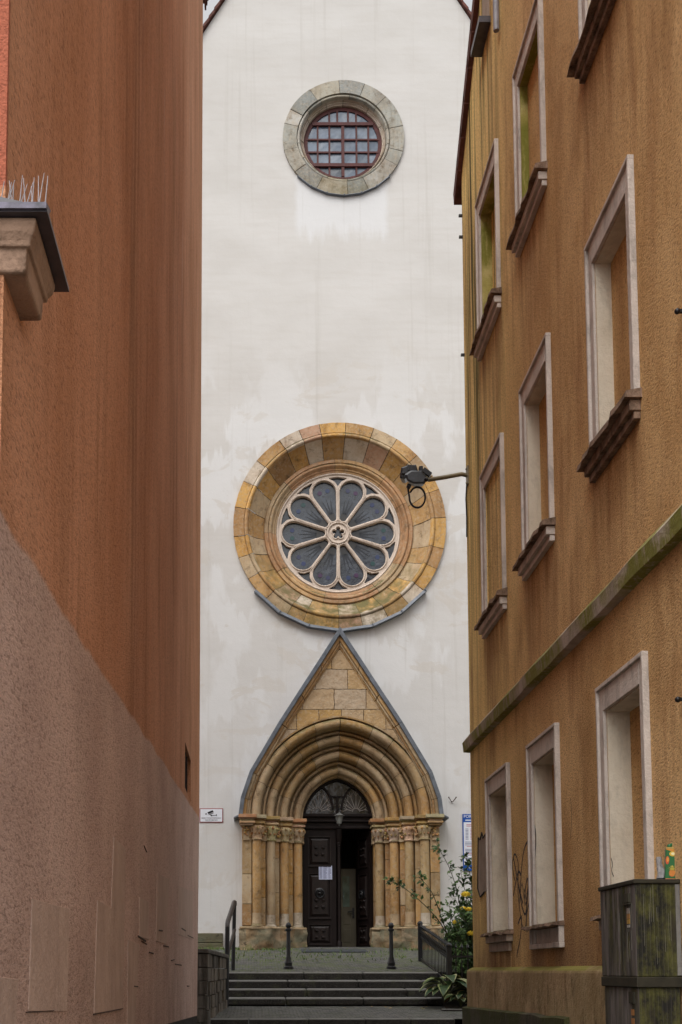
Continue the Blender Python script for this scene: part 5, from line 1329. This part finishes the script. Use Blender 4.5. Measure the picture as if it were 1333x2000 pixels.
for (za, zb, cc) in ((.185, .225, (.30, .27, .24)), (.225, .26, (.35, .17, .05)), (.262, .295, (.38, .22, .04)), (.30, .32, (.32, .30, .28))): mb.box(cx0-.004, cx0, ye-.165, ye-.11, zt-zb, zt-za-.002, cc)
for (za, zb, cc) in ((.20, .24, (.30, .13, .04)), (.26, .30, (.30, .13, .04))): mb.box(cx0+.008, cx0+.012, ye-.165, ye-.11, zm-zb, zm-za, cc)
mb.build_each('label_stripe', M['label'], uc, smooth=0)

# juice carton
kY = 7.68
a, b = onY(1297, 1714, kY), onY(1321, 1650, kY); w_, h_ = .078, b.z-a.z; kx = (a.x+b.x)/2
kc = thing('juice_carton', 'green and orange fruit juice carton standing on the utility cabinet', 'carton', (kx, kY, zt), rz=R(-14))
kc.rotation_euler = (0, R(3), R(-14))
mb = MB()
g_, o_ = (.012, .12, .025), (.55, .20, .02)
W0 = Matrix.LocRotScale(kc.location, kc.rotation_euler, None)
def kb_(mb, x0, x1, y0, y1, z0, z1, col): 
    i = len(mb.v); mb.box(x0, x1, y0, y1, z0, z1, col)
    mb.v[i:] = [tuple(W0 @ Vector(v)) for v in mb.v[i:]]
hw_ = w_/2
kb_(mb, -hw_, hw_, -hw_, hw_, 0.001, h_*.95, g_)
i = len(mb.v); mb.hexa([(-hw_, -hw_, h_*.95), (hw_, -hw_, h_*.95), (hw_, hw_, h_*.95), (-hw_, hw_, h_*.95), (-hw_, -hw_*.9, h_), (hw_, -hw_*.9, h_*1.01), (hw_, hw_, h_*1.02), (-hw_, hw_, h_*1.03)], (.35, .22, .03))
mb.v[i:] = [tuple(W0 @ Vector(v)) for v in mb.v[i:]]
mb.build('carton_body', M['carton'], kc, smooth=0, bevel=.003)
mb = MB()
def disc(cx, cz, rx, rz_, col, lay=0):
    n = 16; mb.add([tuple(W0 @ Vector((cx+rx*math.cos(2*math.pi*i/n), -hw_-.0012-.0006*lay, cz+rz_*math.sin(2*math.pi*i/n)))) for i in range(n)], [tuple(range(n))], col)
def poly(pts, col, lay=0): mb.add([tuple(W0 @ Vector((p[0], -hw_-.0012-.0006*lay, p[1]))) for p in pts], [tuple(range(len(pts)))], col)
poly([(-hw_, h_*.93), (hw_, h_*.80), (hw_, h_*.95), (-hw_, h_*.95)], (.55, .22, .02))
disc(.005, h_*.80, .022, .017, (.62, .42, .04), 1); disc(.008, h_*.805, .014, .009, (.75, .70, .40), 2)
disc(-.028, h_*.60, .012, .028, (.55, .08, .02), 1); disc(-.026, h_*.62, .008, .016, (.65, .25, .03), 2)
disc(.004, h_*.22, .020, .026, (.50, .13, .02), 1)
for k in range(7): a_ = R(20+140*k/6); poly([(.004-.006, h_*.30), (.004+.006, h_*.30), (.004+.036*math.cos(a_), h_*.30+.038*math.sin(a_))], (.40, .33, .03), 2+k*.3)
for k in range(4): poly([(-.010+k*.008, h_*.13), (-.006+k*.008, h_*.13), (-.004+k*.009, h_*.29), (-.010+k*.009, h_*.29)], (.62, .24, .03), 3)
disc(.004, h_*.42, .006, .006, (.60, .45, .08), 1); poly([(-hw_, .004), (hw_, .004), (hw_, .012), (-hw_, .012)], (.5, .15, .05), 1)
mb.build('fruit_print', M['carton'], kc, smooth=0, normals=False)
mb = MB(); mb.lathe([(.016, -.002), (.016, .012), (.013, .016)], W0 @ Vector((-.012, 0, h_*1.03)), 12, (.01, .13, .04)); mb.bar(W0 @ Vector((-.01, 0, h_+.018)), W0 @ Vector((.02, -.005, h_+.032)), .006, .016, col=(.02, .20, .07)); mb.build('cap', M['carton'], kc, smooth=40)
cr = onY(1290, 1714, kY+.03)
ck = thing('crumpled_carton', 'small crumpled grey foil drink pouch beside the juice carton', 'litter', (cr.x, kY+.03, zt))
mb = MB(); n = 10; vs = []; fs = []
for i in range(9):
    t = i/8
    for j in range(n):
        a_ = 2*math.pi*j/n; r_ = .026*(1.15-.55*t+.35*mnoise.noise(Vector((3*math.cos(a_), 3*math.sin(a_), 5*t))))
        vs.append((cr.x+r_*math.cos(a_)+.006*math.sin(5*t), kY+.03+.7*r_*math.sin(a_), zt+.001+.165*t))
for i in range(8):
    for j in range(n): fs.append((i*n+j, i*n+(j+1) % n, (i+1)*n+(j+1) % n, (i+1)*n+j))
fs += [tuple(range(n)), tuple(8*n+j for j in range(n))]
mb.add(vs, fs); mb.build('pouch', M['clear'], ck, smooth=0)
mb = MB(); mb.lathe([(.028, 0.0), (.028, .018)], (cr.x, kY+.028, zt+.001), 10, (.02, .02, .02)); mb.build('pouch_base', M['signblack'], ck, smooth=0)

for o in bpy.data.objects:
    for k in ('label', 'category', 'group'):
        if o.parent and k in o: del o[k]
